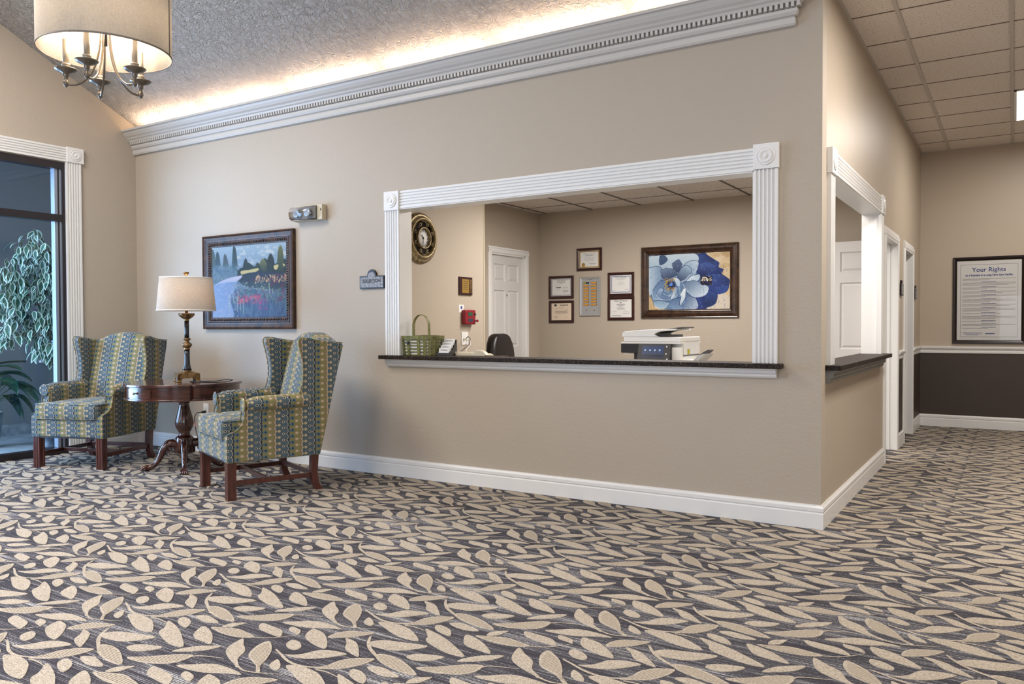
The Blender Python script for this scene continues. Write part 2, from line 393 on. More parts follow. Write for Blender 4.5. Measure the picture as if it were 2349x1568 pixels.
def tag(o,label=None,cat=None,group=None,kind=None):
    if label: o['label']=label
    if cat: o['category']=cat
    if group: o['group']=group
    if kind: o['kind']=kind
    return o
def empty(name,loc=(0,0,0),rz=0,**k):
    o=bpy.data.objects.new(name,None); COL.objects.link(o); o.location=loc; o.rotation_euler=(0,0,rz); o.empty_display_size=.1
    return tag(o,**k)
def link_copy(o,parent=None,loc=None,rz=None):
    c=o.copy(); COL.objects.link(c)
    if parent is not None: c.parent=parent
    if loc is not None: c.location=loc
    if rz is not None: c.rotation_euler=(0,0,rz)
    return c
def copy_tree(root,loc,rz,**k):
    r=link_copy(root,None,loc,rz)
    for ch in list(root.children):
        c=link_copy(ch,r)
        for g in list(ch.children): link_copy(g,c)
    return tag(r,**k)
def text(name,body,size,mt,parent,loc,rot,align='CENTER',ext=.0004,sx=1.0,bold=0):
    cu=bpy.data.curves.new(name,'FONT'); cu.body=body; cu.size=size; cu.align_x=align; cu.align_y='CENTER'; cu.extrude=ext; cu.offset=bold; cu.resolution_u=3
    cu.materials.append(mt); t=bpy.data.objects.new(name,cu); COL.objects.link(t); bpy.context.view_layer.update(); dg=bpy.context.evaluated_depsgraph_get(); me=bpy.data.meshes.new_from_object(t.evaluated_get(dg)); bpy.data.objects.remove(t); me.name=name; o=bpy.data.objects.new(name,me); COL.objects.link(o); o.parent=parent; o.location=loc; o.rotation_euler=rot; o.scale=(sx,1,1); return o
XA,YA,ZA=(1,0,0),(0,1,0),(0,0,1)
NX,NY,NZ=(-1,0,0),(0,-1,0),(0,0,-1)

L=6.545; D=5.576; HC=3.153; TH=.12
# ------------------------------------------------------------------ structure
def struct(name,mb,mats,label=None,bevel=0):
    o=mb.build(name,mats,bevel=bevel); return tag(o,label,None,None,'structure')
# front wall with the reception opening
OX0,OX1,OZ0,OZ1=-3.11,-.375,.925,2.085
struct('wall_front',MB().box(-L-.12,OX0,0,TH,0,4.0).box(OX1,0,0,TH,0,4.0).box(OX0,OX1,0,TH,0,OZ0-.02).box(OX0,OX1,0,TH,OZ1,4.0),M_wall,'beige front wall of the lobby with the reception opening')
# side wall along the hall, with the pass-through and two doorways
SY0,SY1=.27,2.26
D1=(2.60,3.42); D2=(3.98,4.72); DZ=1.93
sw=MB().box(-TH,0,TH,SY0,0,HC).box(-TH,0,SY0,SY1,0,OZ0-.02).box(-TH,0,SY0,SY1,OZ1-.01,HC).box(-TH,0,SY1,D1[0],0,HC).box(-TH,0,D1[0],D1[1],DZ,HC).box(-TH,0,D1[1],D2[0],0,HC).box(-TH,0,D2[0],D2[1],DZ,HC).box(-TH,0,D2[1],D,0,HC)
struct('wall_side',sw,M_hallw,'beige hall side wall beyond the outside corner')
# brown dado paint on the hall walls below the chair rail
RZ=.865
struct('wall_dado_side',MB().box(0,.004,D1[1]+.09,D2[0]-.09,.1,RZ).box(0,.004,D2[1]+.09,D,.1,RZ),M_dark,'dark brown lower paint between the hall doors')
struct('wall_back',MB().box(-.4,3.2,D,D+.12,0,HC+.05),M_hallw,'beige end wall of the hall behind the framed notice')
struct('wall_dado_back',MB().box(.004,2.6,D-.004,D,.1,RZ),M_dark,'dark brown lower paint on the hall end wall')
struct('wall_right',MB().box(3.2,3.32,-9.1,D,0,3.4),M_hallw)
struct('wall_rear',MB().box(-L-.12,3.32,-9.15,-9.0,0,4.6),M_wall)
WY0,WY1,WZ1=-3.55,-.712,2.70
struct('wall_left',MB().box(-L-.12,-L,WY1,0,0,3.9).box(-L-.12,-L,WY0,WY1,WZ1,6.0).box(-L-.12,-L,-9.0,WY0,0,6.0).box(-L-.12,-L,WY1,0,3.9,6.0),M_wall,'beige left wall with the tall dark framed window')
# vaulted ceiling
def vz(y): return 3.18+.505*min(-y,9+y) if y<0 else 3.18
vb=MB(); sl=[(0.0,3.16),(0.0,3.30),(-4.5,vz(-4.5)+.12),(-9.0,3.30),(-9.0,3.16),(-4.5,vz(-4.5))]
sl=[(0.02,3.17),(0.02,3.3),(-4.5,5.57),(-9.02,3.3),(-9.02,3.17),(-4.5,5.4525)]
vb.prism(sl,(YA,ZA,XA),-L,0.0)
struct('ceiling_vault',vb,M_ceil,'grey textured vaulted ceiling rising from the lit cove')
struct('wall_gable',MB().prism([(0,HC),(0,3.2),(-4.5,5.5),(-9,3.2),(-9,HC)],(YA,ZA,XA),0,.1),M_wall)
# floor
fl=struct('floor',MB().box(-L-.02,3.25,-9.05,D+.05,-.06,0),M_carpet,'charcoal and beige leaf patterned carpet')
PX_,PY_,AX,AY=.9275,.4725,-1.4521,-2.4162
LEAVES=[['p',[[-0.061,0.075],[-0.046,0.005],[-0.016,-0.037],[0.048,-0.072],[0.095,-0.089],[0.123,-0.104],[0.125,-0.093],[0.088,-0.069],[0.066,-0.046],[0.039,0.004],[-0.014,0.04]],0],['s',[[0.11,-0.091],[0.156,-0.107],[0.195,-0.105],[0.247,-0.086],[0.309,-0.059]],0.0088],['d',[[0.039,0.108],[0.039,0.057],[0.075,-0.011],[0.125,-0.039],[0.172,-0.059],[0.214,-0.095],[0.226,-0.088],[0.189,-0.056],[0.161,-0.003],[0.12,0.054],[0.073,0.094]],0],['p',[[0.194,0.011],[0.208,-0.031],[0.236,-0.048],[0.264,-0.047],[0.249,-0.019],[0.213,0.008]],0],['s',[[0.121,0.073],[0.171,0.052],[0.23,0.027],[0.285,0.018],[0.335,0.027],[0.379,0.051]],0.012100000000000001],['p',[[0.19,0.058],[0.212,0.069],[0.237,0.093],[0.259,0.141],[0.284,0.161],[0.321,0.174],[0.374,0.176],[0.353,0.142],[0.323,0.107],[0.283,0.076],[0.234,0.059]],0],['d',[[0.358,0.031],[0.383,0.073],[0.39,0.121],[0.422,0.165],[0.455,0.185],[0.487,0.197],[0.486,0.153],[0.465,0.108],[0.44,0.075],[0.404,0.052]],0],['p',[[0.261,-0.005],[0.31,0.018],[0.389,0.012],[0.45,-0.016],[0.513,-0.066],[0.464,-0.078],[0.392,-0.065],[0.322,-0.035]],0],['s',[[0.373,0.026],[0.419,0.031],[0.48,0.023]],0.0088],['p',[[-0.462,0.036],[-0.43,0.034],[-0.348,0.006],[-0.268,-0.037],[-0.187,-0.089],[-0.225,-0.102],[-0.283,-0.094],[-0.359,-0.068],[-0.396,-0.045],[-0.41,-0.015]],0],['p',[[-0.449,0.094],[-0.436,0.062],[-0.389,0.038],[-0.342,0.032],[-0.367,0.073],[-0.415,0.097]],0],['p',[[-0.418,0.132],[-0.381,0.158],[-0.329,0.15],[-0.276,0.132],[-0.305,0.114],[-0.35,0.11]],0],['p',[[-0.296,0.073],[-0.261,0.009],[-0.22,-0.015],[-0.166,-0.022],[-0.121,-0.021],[-0.182,0.033],[-0.248,0.067]],0],['p',[[-0.227,0.11],[-0.226,0.151],[-0.18,0.188],[-0.182,0.162],[-0.192,0.131]],0],['d',[[-0.261,0.086],[-0.213,0.106],[-0.149,0.129],[-0.08,0.12],[-0.035,0.107],[-0.083,0.077],[-0.153,0.067],[-0.213,0.073]],0],['s',[[-0.056,0.102],[-0.009,0.115],[0.033,0.144],[0.066,0.178],[0.089,0.212]],0.0066],['p',[[-0.123,0.219],[-0.096,0.179],[-0.037,0.164],[0.021,0.158],[0.046,0.162],[0.005,0.206],[-0.061,0.217]],0],['p',[[0.005,0.253],[0.019,0.227],[0.057,0.216],[0.085,0.214],[0.066,0.244],[0.029,0.255]],0],['p',[[0.092,0.277],[0.118,0.218],[0.165,0.19],[0.225,0.172],[0.27,0.172],[0.235,0.217],[0.17,0.267],[0.121,0.281]],0],['p',[[0.11,0.164],[0.115,0.127],[0.152,0.104],[0.187,0.105],[0.187,0.133],[0.148,0.163]],0],['p',[[-0.063,-0.204],[-0.026,-0.175],[0.034,-0.131],[0.104,-0.122],[0.187,-0.133],[0.136,-0.153],[0.065,-0.19],[-0.006,-0.204]],0],['d',[[-0.273,-0.255],[-0.216,-0.213],[-0.159,-0.16],[-0.123,-0.133],[-0.084,-0.121],[-0.08,-0.172],[-0.109,-0.215],[-0.166,-0.244],[-0.217,-0.257]],0],['s',[[-0.088,-0.141],[-0.071,-0.116],[-0.037,-0.1],[0.03,-0.079]],0.0088],['p',[[-0.359,-0.203],[-0.35,-0.171],[-0.308,-0.148],[-0.244,-0.133],[-0.26,-0.176],[-0.308,-0.21]],0],['p',[[-0.184,-0.138],[-0.168,-0.093],[-0.133,-0.052],[-0.07,-0.013],[-0.085,-0.061],[-0.125,-0.102]],0],['s',[[0.333,-0.128],[0.366,-0.176],[0.409,-0.215],[0.468,-0.25],[0.532,-0.287]],0.0143],['p',[[0.366,-0.176],[0.4,-0.133],[0.473,-0.11],[0.576,-0.088],[0.544,-0.143],[0.493,-0.183],[0.435,-0.194],[0.398,-0.194]],0],['d',[[-0.463,0.228],[-0.424,0.248],[-0.342,0.234],[-0.235,0.176],[-0.286,0.163],[-0.364,0.175],[-0.426,0.197]],0],['p',[[0.266,0.281],[0.302,0.249],[0.337,0.205],[0.412,0.181],[0.417,0.191],[0.346,0.26],[0.303,0.279]],0],['d',[[0.203,-0.22],[0.2,-0.177],[0.225,-0.136],[0.272,-0.113],[0.325,-0.096],[0.306,-0.137],[0.265,-0.184]],0]]
def cr(pts,closed,n=3):
    P=[np.array(p) for p in pts]; m=len(P); out=[]
    for i in range(m if closed else m-1):
        p0=P[(i-1)%m] if closed or i>0 else P[i]; p1=P[i]; p2=P[(i+1)%m]; p3=P[(i+2)%m] if closed or i<m-2 else P[i+1]
        for k in range(n):
            t=k/n; out.append(.5*((2*p1)+(-p0+p2)*t+(2*p0-5*p1+4*p2-p3)*t*t+(-p0+3*p1-3*p2+p3)*t**3))
    if not closed: out.append(P[-1])
    return out
def inset(P,d):
    n=len(P); c=sum(P)/n; out=[]
    ar=sum(P[i][0]*P[(i+1)%n][1]-P[(i+1)%n][0]*P[i][1] for i in range(n)); sg=1 if ar>0 else -1
    for i in range(n):
        e=P[(i+1)%n]-P[i-1]; l=math.hypot(*e) or 1; nrm=np.array([-e[1],e[0]])/l*sg
        q=P[i]+nrm*d; q=q if np.linalg.norm(q-c)<np.linalg.norm(P[i]-c)*.93 else c+(P[i]-c)*.86; out.append(q*.6+(c+(P[i]-c)*.80)*.4)
    return out
cv=MB(); shapes=[]
for kind,pts,wd in LEAVES:
    if kind=='s':
        C=cr(pts,False,4); n=len(C); Lf=[];Rt=[]
        for i in range(n):
            e=C[min(i+1,n-1)]-C[max(i-1,0)]; e=e/(np.linalg.norm(e) or 1); nn=np.array([-e[1],e[0]])*wd*.5*(1-.75*(i/(n-1))**2 if wd<.012 else .55+.45*math.sin(pi*i/(n-1)))
            Lf.append(C[i]+nn); Rt.append(C[i]-nn)
        shapes.append(('s',Lf,Rt))
    else:
        C=cr(pts,True,3); shapes.append((kind,C,inset(C,.008) if kind=='d' else None))
def okp(x,y): return -L<x<3.15 and ((y<-.02 and y>-5.6) or (x>.02 and y<D)) and not (y<-4.6 and False)
for i in range(-7,7):
    for j in range(-8,18):
        ox,oy=AX+i*PX_,AY+j*PY_
        for kd,a,b in shapes:
            cx,cy_=np.mean(a,axis=0)+(ox,oy)
            if not okp(cx,cy_): continue
            if kd=='s':
                n=len(a); vs=[(p[0]+ox,p[1]+oy,.0016) for p in a]+[(p[0]+ox,p[1]+oy,.0016) for p in b]
                cv.add(vs,[(k,k+1,n+k+1,n+k) for k in range(n-1)],0)
            else:
                n=len(a); vs=[(p[0]+ox,p[1]+oy,.0022) for p in a]+[(p[0]+ox,p[1]+oy,0) for p in a]
                cv.add(vs,[tuple(range(n))]+[(k,(k+1)%n,n+(k+1)%n,n+k) for k in range(n)],0)
                if b is not None: cv.add([(p[0]+ox,p[1]+oy,.0026) for p in b],[tuple(range(n))],1)
cl=cv.build('carpet_pile_leaves',[M_pile,M_pile2],fl); cl['kind']='stuff'; cl['label']='raised beige leaf and tendril pattern of the carpet'

# moulding helpers ---------------------------------------------------
def base_prof(): return [(0,0),(.016,0),(.016,.088),(.013,.094),(.013,.098),(.017,.103),(.017,.122),(.010,.130),(.007,.134),(.007,.138),(0,.138)]
def moulding(name,prof,out,up,along,t0,t1,org,m=M_white,label=None,parent=None):
    b=MB().prism(prof,(out,up,along),t0,t1,org=org)
    o=b.build(name,m,parent)
    if parent is None: tag(o,label,None,None,'structure')
    return o
BP=base_prof(); n=len(BP)
def sweep(name,rings,label):
    b=MB(); n=len(rings[0])
    for r0,r1 in zip(rings[:-1],rings[1:]): b.add(r0+r1,[(i,(i+1)%n,(i+1)%n+n,i+n) for i in range(n)])
    b.add(rings[0],[tuple(range(n))]); b.add(rings[-1],[tuple(range(n))]); return tag(b.build(name,M_white),label,None,None,'structure')
sweep('baseboard_front',[[(-L,-a,b) for a,b in BP],[(a,-a,b) for a,b in BP]],'white baseboard along the front wall')
sweep('baseboard_side',[[(a,-a,b) for a,b in BP],[(a,D1[0]-.09,b) for a,b in BP]],'white baseboard round the outside corner')
moulding('baseboard_hall_near',base_prof(),XA,ZA,YA,D1[1]+.075,D2[0]-.07,(0,0,0))
moulding('baseboard_hall_far',base_prof(),XA,ZA,YA,D2[1]+.07,D,(0,0,0))
moulding('baseboard_back',base_prof(),NY,ZA,XA,0,3.2,(0,D,0),label='white baseboard under the framed notice wall')
moulding('baseboard_left',base_prof(),XA,ZA,YA,-.565,0,(-L,0,0),label='white baseboard in the left corner')
rail=[(0,0),(.012,0),(.014,.02),(.010,.026),(.010,.038),(.026,.05),(.03,.062),(.03,.074),(0,.078)]
moulding('trim_rail_back',rail,NY,ZA,XA,0,3.2,(0,D,.845),label='white chair rail on the hall end wall')
moulding('trim_rail_near',rail,XA,ZA,YA,D1[1]+.075,D2[0]-.07,(0,0,.845))
moulding('trim_rail_far',rail,XA,ZA,YA,D2[1]+.07,D,(0,0,.845))
# crown moulding with cove lip
CR=[(0,2.890),(.022,2.890),(.030,2.902),(.030,2.932),(.022,2.942),(.035,2.946),(.046,2.962),(.046,2.980),(.036,2.986),(.036,3.012),(.066,3.014),(.072,3.026),(.084,3.034),(.092,3.046),(.108,3.058),(.124,3.078),(.134,3.096),(.150,3.098),(.150,3.116),(.138,3.116),(.06,3.03),(0,3.03)]
cr_=empty('trim_crown',kind='structure',label='pale grey dentil crown moulding on the front wall')
cm=MB(); CX1=-.175; n=len(CR)
ring0=[(-L,-a,b) for a,b in CR]; ring1=[(CX1+a,-a,b) for a,b in CR]; ring2=[(CX1+a,0,b) for a,b in CR]
for r0,r1 in ((ring0,ring1),(ring1,ring2)):
    cm.add(r0+r1,[(i,(i+1)%n,(i+1)%n+n,i+n) for i in range(n)])
cm.add(ring2,[tuple(range(n))])
cm.build('crown_profile',M_crown,cr_)
dm=MB(); pitch=.0305; k=0; x=-L+.01
while x<CX1+.05:
    dm.box(x,x+pitch*.56,-.064,-.034,2.986,3.012); x+=pitch
y=-.040
while y<-.01:
    dm.box(CX1+.034,CX1+.064,y,y+pitch*.56,2.986,3.012); y+=pitch
d_=dm.build('dentil_row',M_crown,cr_); d_['kind']='stuff'
MB().box(-L+.02,CX1+.06,-.066,-.04,3.0115,3.0155).build('dentil_fillet',M_crown,cr_)

# fluted casing profile: width w, depth d, n grooves
def flute(w_,d,n=5,g=.013):
    step=w_/(n+1); P=[(0,0),(0,d)]
    for i in range(n):
        c=(i+1)*step; P+=[(c-g*.5,d),(c-g*.36,d-.008),(c,d-.012),(c+g*.36,d-.008),(c+g*.5,d)]
    P+=[(w_,d),(w_,0)]; return P
def rosette(parent,c,out,wd,ht,d):
    # c centre on the wall, out = outward unit vector
    O=Vector(out); side=Vector((abs(O.y),abs(O.x),0))
    b=MB().prism([(-wd/2,-ht/2),(wd/2,-ht/2),(wd/2,ht/2),(-wd/2,ht/2)],(side,ZA,O),0,d,org=c)
    o=b.build('corner_block',M_white,parent,bevel=.003)
    pr=[(.054,0),(.053,.005),(.050,.007),(.046,.002),(.042,.003),(.037,.009),(.031,.010),(.022,.003),(.016,.002),(.013,.007),(.007,.010),(.0005,.011)]
    r=MB().lathe(pr,28,ax='y' if abs(O.y)>0 else 'x')
    sg=1
    r.v=[(p[0]*1,p[1],p[2]) for p in r.v]
    if O.y<0: pass
    cc=Vector(c)+O*(d-.0005)
    r.v=[tuple(Vector(p)+cc) for p in r.v]
    r.build('rosette',M_white,o)
    return o
# reception opening: window_1
w1=empty('window_1',(0,0,0),kind='structure',label='white fluted frame of the reception opening in the front wall')
CW=.14; CT=.028
MB().prism(flute(CW,.024),(XA,NY,ZA),.935,2.075,org=(-3.245,0,0)).build('pilaster',M_white,w1)
MB().prism(flute(CW,.024),(XA,NY,ZA),.935,2.085,org=(-.382,0,0)).build('pilaster',M_white,w1)
MB().prism(flute(.132,.024),(ZA,NY,XA),-3.10,-.38,org=(0,0,2.083)).build('head_casing',M_white,w1)
rosette(w1,(-3.172,0,2.145),NY,.150,.148,.034)
rosette(w1,(-.309,0,2.160),NY,.146,.148,.034)
MB().box(OX0-.002,OX0+.008,-.018,TH+.01,.935,OZ1).build('jamb_lining',M_white,w1)
MB().box(OX1-.012,OX1+.002,-.018,TH+.01,.935,OZ1).build('jamb_lining',M_white,w1)
MB().box(OX0,OX1,-.018,TH+.01,OZ1-.010,OZ1+.002).build('head_lining',M_white,w1)
# pass-through on the hall side: window_2
w2=empty('window_2',kind='structure',label='white fluted frame of the smaller side opening')
MB().prism(flute(.13,.024),(YA,XA,ZA),.935,2.06,org=(0,.135,0)).build('pilaster',M_white,w2)
MB().prism(flute(.13,.024),(YA,XA,ZA),.935,2.06,org=(0,2.225,0)).build('pilaster',M_white,w2)
MB().prism(flute(.13,.024),(ZA,XA,YA),.265,2.23,org=(0,0,2.068)).build('head_casing',M_white,w2)
rosette(w2,(0,.20,2.130),XA,.146,.150,.034)
rosette(w2,(0,2.29,2.138),XA,.146,.150,.034)
MB().box(-TH-.01,.018,SY0-.002,SY0+.008,.935,2.075).build('jamb_lining',M_white,w2)
MB().box(-TH-.01,.018,SY1-.01,SY1+.002,.935,2.075).build('jamb_lining',M_white,w2)
MB().box(-TH-.01,.018,SY0,SY1,2.066,2.077).build('head_lining',M_white,w2)
# doorways in the hall
def doorway(i,y0,y1,label):
    d=empty('door_%d'%i,kind='structure',label=label)
    c=[(0,0),(0,.012),(.012,.018),(.05,.018),(.06,.010),(.075,.010),(.075,0)]
    MB().prism(c,(NY,XA,ZA),0,DZ,org=(0,y0+.005,0)).build('casing',M_white,d)
    MB().prism(c,(YA,XA,ZA),0,DZ,org=(0,y1-.005,0)).build('casing',M_white,d)
    MB().prism(c,(ZA,XA,YA),y0-.07,y1+.07,org=(0,0,DZ-.003)).build('casing_head',M_white,d)
    MB().box(-TH-.01,.012,y0-.001,y0+.014,0,DZ).build('jamb',M_white,d)
    MB().box(-TH-.01,.012,y1-.014,y1+.001,0,DZ).box(-.07,-.055,y1-.026,y1-.014,0,DZ).build('jamb',M_white,d)
    MB().box(-TH-.01,.012,y0,y1,DZ-.014,DZ+.001).box(-.07,-.055,y0,y1,DZ-.026,DZ-.014).build('jamb_head',M_white,d)
    return d
d1=doorway(1,D1[0],D1[1],'nearer white doorway on the hall side wall')
d2=doorway(2,D2[0],D2[1],'farther white doorway on the hall side wall')
def leaf_panel(mb,o,A,N,wd,ht,mi=0):
    # six-panel door leaf: o bottom corner on face, A along width, N outward; raised panels with recess rings
    A=Vector(A);N=Vector(N);o=Vector(o)
    cols=[(.12*wd,.455*wd),(.545*wd,.88*wd)]; rows=[(.12*ht,.40*ht),(.50*ht,.80*ht),(.845*ht,.955*ht)]
    return [(a,b) for a in cols for b in rows]
def door_leaf(parent,org,A,N,wd,ht,th=.035,name='door_leaf'):
    A=Vector(A);N=Vector(N);O=Vector(org); b=MB()
    xs=[0,.13*wd,.455*wd,.545*wd,.87*wd,wd]; zs=[0,.115*ht,.40*ht,.475*ht,.80*ht,.85*ht,.95*ht,ht]
    P=lambda u,v,d:O+A*u+Vector(ZA)*v+N*d
    pans=[]
    for i in range(5):
        for j in range(7):
            u0,u1,v0,v1=xs[i],xs[i+1],zs[j],zs[j+1]
            for sd in (0,1):
                dd=th/2 if sd else -th/2; s_=1 if sd else -1
                q=[(u0,v0),(u1,v0),(u1,v1),(u0,v1)]
                if i in (1,3) and j in (1,3,5):
                    r=[(u0+.014,v0+.014),(u1-.014,v0+.014),(u1-.014,v1-.014),(u0+.014,v1-.014)]
                    t=[(u0+.035,v0+.035),(u1-.035,v0+.035),(u1-.035,v1-.035),(u0+.035,v1-.035)]
                    vs=[P(u,v,dd) for u,v in q]+[P(u,v,dd-s_*.014) for u,v in r]+[P(u,v,dd-s_*.003) for u,v in t]
                    fs=[(k,(k+1)%4,4+(k+1)%4,4+k) for k in range(4)]+[(4+k,4+(k+1)%4,8+(k+1)%4,8+k) for k in range(4)]+[(8,9,10,11)]
                    b.add(vs,fs)
                else: b.add([P(u,v,dd) for u,v in q],[(0,1,2,3)])
    e=[P(0,0,-th/2),P(wd,0,-th/2),P(wd,ht,-th/2),P(0,ht,-th/2),P(0,0,th/2),P(wd,0,th/2),P(wd,ht,th/2),P(0,ht,th/2)]
    b.add(e,[(0,1,5,4),(1,2,6,5),(2,3,7,6),(3,0,4,7)])
    return b.build(name,M_doorw,parent)
lf=door_leaf(d1,(-.13,D1[1]-.035,.01),NX,NY,.79,1.955)
hb=MB().lathe([(.006,0),(.006,.04),(.022,.05),(.027,.065),(.02,.078),(.001,.082)],14,ax='y'); hb.v=[(p[0]-.86,p[1]+D1[1]-.052,p[2]+.93) for p in hb.v]; hb.build('door_knob',M_pewter,lf)

# hall end wall etc : grid ceiling
HX=3.2
ce=empty('ceiling_hall',kind='structure',label='suspended grid ceiling of beige acoustic tiles over the hall')
xs=[0.0]+[.290+.6096*i for i in range(5)]+[HX]
ys=[.805+.6096*i for i in range(-16,8)]+[D]; ys=[-9.0]+[y for y in ys if y>-9 and y<D-.02]+[D]
def is_troff(xa,ya,yb):
    for tx,ty in TROFFERS:
        if abs(tx-(xa+.305))<.2 and ya>=ty-.66 and yb<=ty+.66+.02: return True
    return False
TRY=[(3.243,4.462),(-.414-.6096*0,.805)]
tcache={}
trof_cells=[]
for i in range(len(xs)-1):
    for j in range(len(ys)-1):
        x0,x1,y0,y1=xs[i],xs[i+1],ys[j],ys[j+1]
        if i==2-0 and any(abs(y0-v)<.01 or abs(y1-v2)<.01 for v,v2 in [(3.2434,4.4626),(-.4142,.805),(-3.4622,-2.243)]): trof_cells.append((x0,x1,y0,y1)); continue
        if y1<-2.9: continue
        key=(round(x1-x0,3),round(y1-y0,3))
        if key not in tcache:
            a,b_=key; tcache[key]=MB().box(.008,a-.008,.004,b_-.004,0,.015).mesh('ceiling_tile',M_tile)
        o=bpy.data.objects.new('ceiling_tile',tcache[key]); COL.objects.link(o); o.parent=ce; o.location=(x0,y0,HC+.002)
MB().box(0,HX,-9,-3.0,HC+.002,HC+.017).build('ceiling_tile_field',M_tile,ce)
MB().box(0,HX,-9,D,HC+.018,HC+.05).build('ceiling_deck',M_reveal,ce)
for x_ in xs[1:-1]:
    MB().box(x_-.012,x_+.012,-9,D,HC-.006,HC+.004).build('main_tee',M_tee,ce,bevel=.0015,seg=1)
MB().box(0,.022,-9,D,HC-.004,HC+.003).build('wall_angle',M_tee,ce)
MB().box(0,HX,D-.02,D,HC-.004,HC+.003).build('wall_angle',M_tee,ce)
ctee=MB().box(0,HX,-.006,.006,HC-.001,HC+.004).mesh('cross_tee',M_reveal)
for y_ in ys[1:-1]:
    o=bpy.data.objects.new('cross_tee',ctee); COL.objects.link(o); o.parent=ce; o.location=(0,y_,0)
# troffers (the farthest from the notice is unseen, added for fill)
for n_,(v,v2) in enumerate([(3.2434,4.4626),(-.4142,.805),(-3.4622,-2.243)]):
    x0,x1=xs[2],xs[3]
    t=empty('ceiling_light',((x0+x1)/2,(v+v2)/2,HC),label=['lit rectangular ceiling troffer nearest the framed notice wall','lit rectangular ceiling troffer beside the outside wall corner','added unseen lit ceiling troffer farthest from the framed notice'][n_],cat='ceiling light')
    hx,hy=(x1-x0)/2-.013,(v2-v)/2-.01
    MB().box(-hx,hx,-hy,-hy+.02,-.006,.06).box(-hx,hx,hy-.02,hy,-.006,.06).box(-hx,-hx+.02,-hy,hy,-.006,.06).box(hx-.02,hx,-hy,hy,-.006,.06).build('frame',M_plw,t)
    MB().box(-hx+.02,hx-.02,-hy+.02,hy-.02,-.0035,.010).build('diffuser',M_troff,t)

# ------------------------------------------------------------------ reception room shell
RB=3.56; RH=2.52; RX=-3.93
struct('wall_reception_back',MB().box(RX-.1,-TH,RB,RB+.1,0,RH+.1),M_wall,'beige reception back wall with the certificates')
struct('wall_reception_side',MB().box(RX-.1,RX,1.6,2.50,0,RH+.1).box(RX-.1,RX,3.22,RB,0,RH+.1).box(RX-.1,RX,2.50,3.22,1.985,RH+.1),M_wall,'beige reception wall around the six panel door')
struct('wall_reception_clock',MB().box(RX-.1,-3.45,TH,1.655,0,RH+.1),M_wall,'beige reception wall stub that carries the clock')
struct('trim_corner_bead',MB().box(-3.456,-3.446,1.648,1.660,0,RH),mat('cream_corner_bead',rgb(214,204,176),.4),'pale corner bead of the clock wall')
struct('wall_side_room',MB().box(-1.9,-1.8,3.66,D+.12,0,2.9).box(-1.8,-TH,3.66,3.70,0,2.9).box(-1.8,-.4,D,D+.12,0,2.9).box(-1.9,-TH,3.66,D+.12,2.8,2.9).box(-1.9,-TH,3.66,D+.12,-.05,.0),M_wall,'beige side room seen through the farther hall doorway')
cr2=empty('ceiling_reception',kind='structure',label='grid ceiling of the reception room')
gx=[-3.93+.05+.6096*i*1 for i in range(7)]; gx=[RX]+[-3.84+.6096*i for i in range(7)]; gx=[g for g in gx if g<-TH]+[-TH]
gy=[TH,.95-.3,1.87,3.10-.0,RB]; gy=[TH,.66,1.88,3.10,RB]
for i in range(len(gx)-1):
    for j in range(len(gy)-1):
        x0,x1,y0,y1=gx[i],gx[i+1],gy[j],gy[j+1]
        MB().box(x0+.008,x1-.008,y0+.006,y1-.006,RH+.002,RH+.017).build('ceiling_tile',M_tile,cr2)
MB().box(RX,-TH,TH,RB,RH+.018,RH+.05).build('ceiling_deck',M_reveal,cr2)
for x_ in gx[1:-1]: MB().box(x_-.010,x_+.010,TH,RB,RH-.004,RH+.004).build('main_tee',M_reveal,cr2)
for y_ in gy[1:-1]: MB().box(RX,-TH,y_-.005,y_+.005,RH-.001,RH+.004).build('cross_tee',M_reveal,cr2)
MB().box(RX,RX+.022,1.66,RB,RH-.006,RH+.003).build('wall_angle',M_tee,cr2)
# door 3
d3=empty('door_3',kind='structure',label='white six panel door inside the reception room')
c=[(0,0),(0,.012),(.010,.018),(.045,.02),(.055,.010),(.07,.010),(.07,0)]
MB().prism(c,(YA,XA,ZA),0,2.0,org=(RX,3.215,0)).build('casing',M_white,d3)
MB().prism(c,(NY,XA,ZA),0,2.0,org=(RX,2.505,0)).build('casing',M_white,d3)
MB().prism(c,(ZA,XA,YA),2.435,3.285,org=(RX,0,1.98)).build('casing_head',M_white,d3)
MB().box(RX-.1,RX+.005,3.20,3.225,0,1.98).box(RX-.1,RX+.005,2.50,2.515,0,1.98).box(RX-.1,RX+.005,2.5,3.22,1.965,1.985).build('jamb',M_white,d3)
l3=door_leaf(d3,(RX-.045,2.515,.01),YA,XA,.685,1.955)
MB().box(RX-.028,RX-.020,2.853,2.861,1.51,1.53).build('peephole',M_gold,l3)
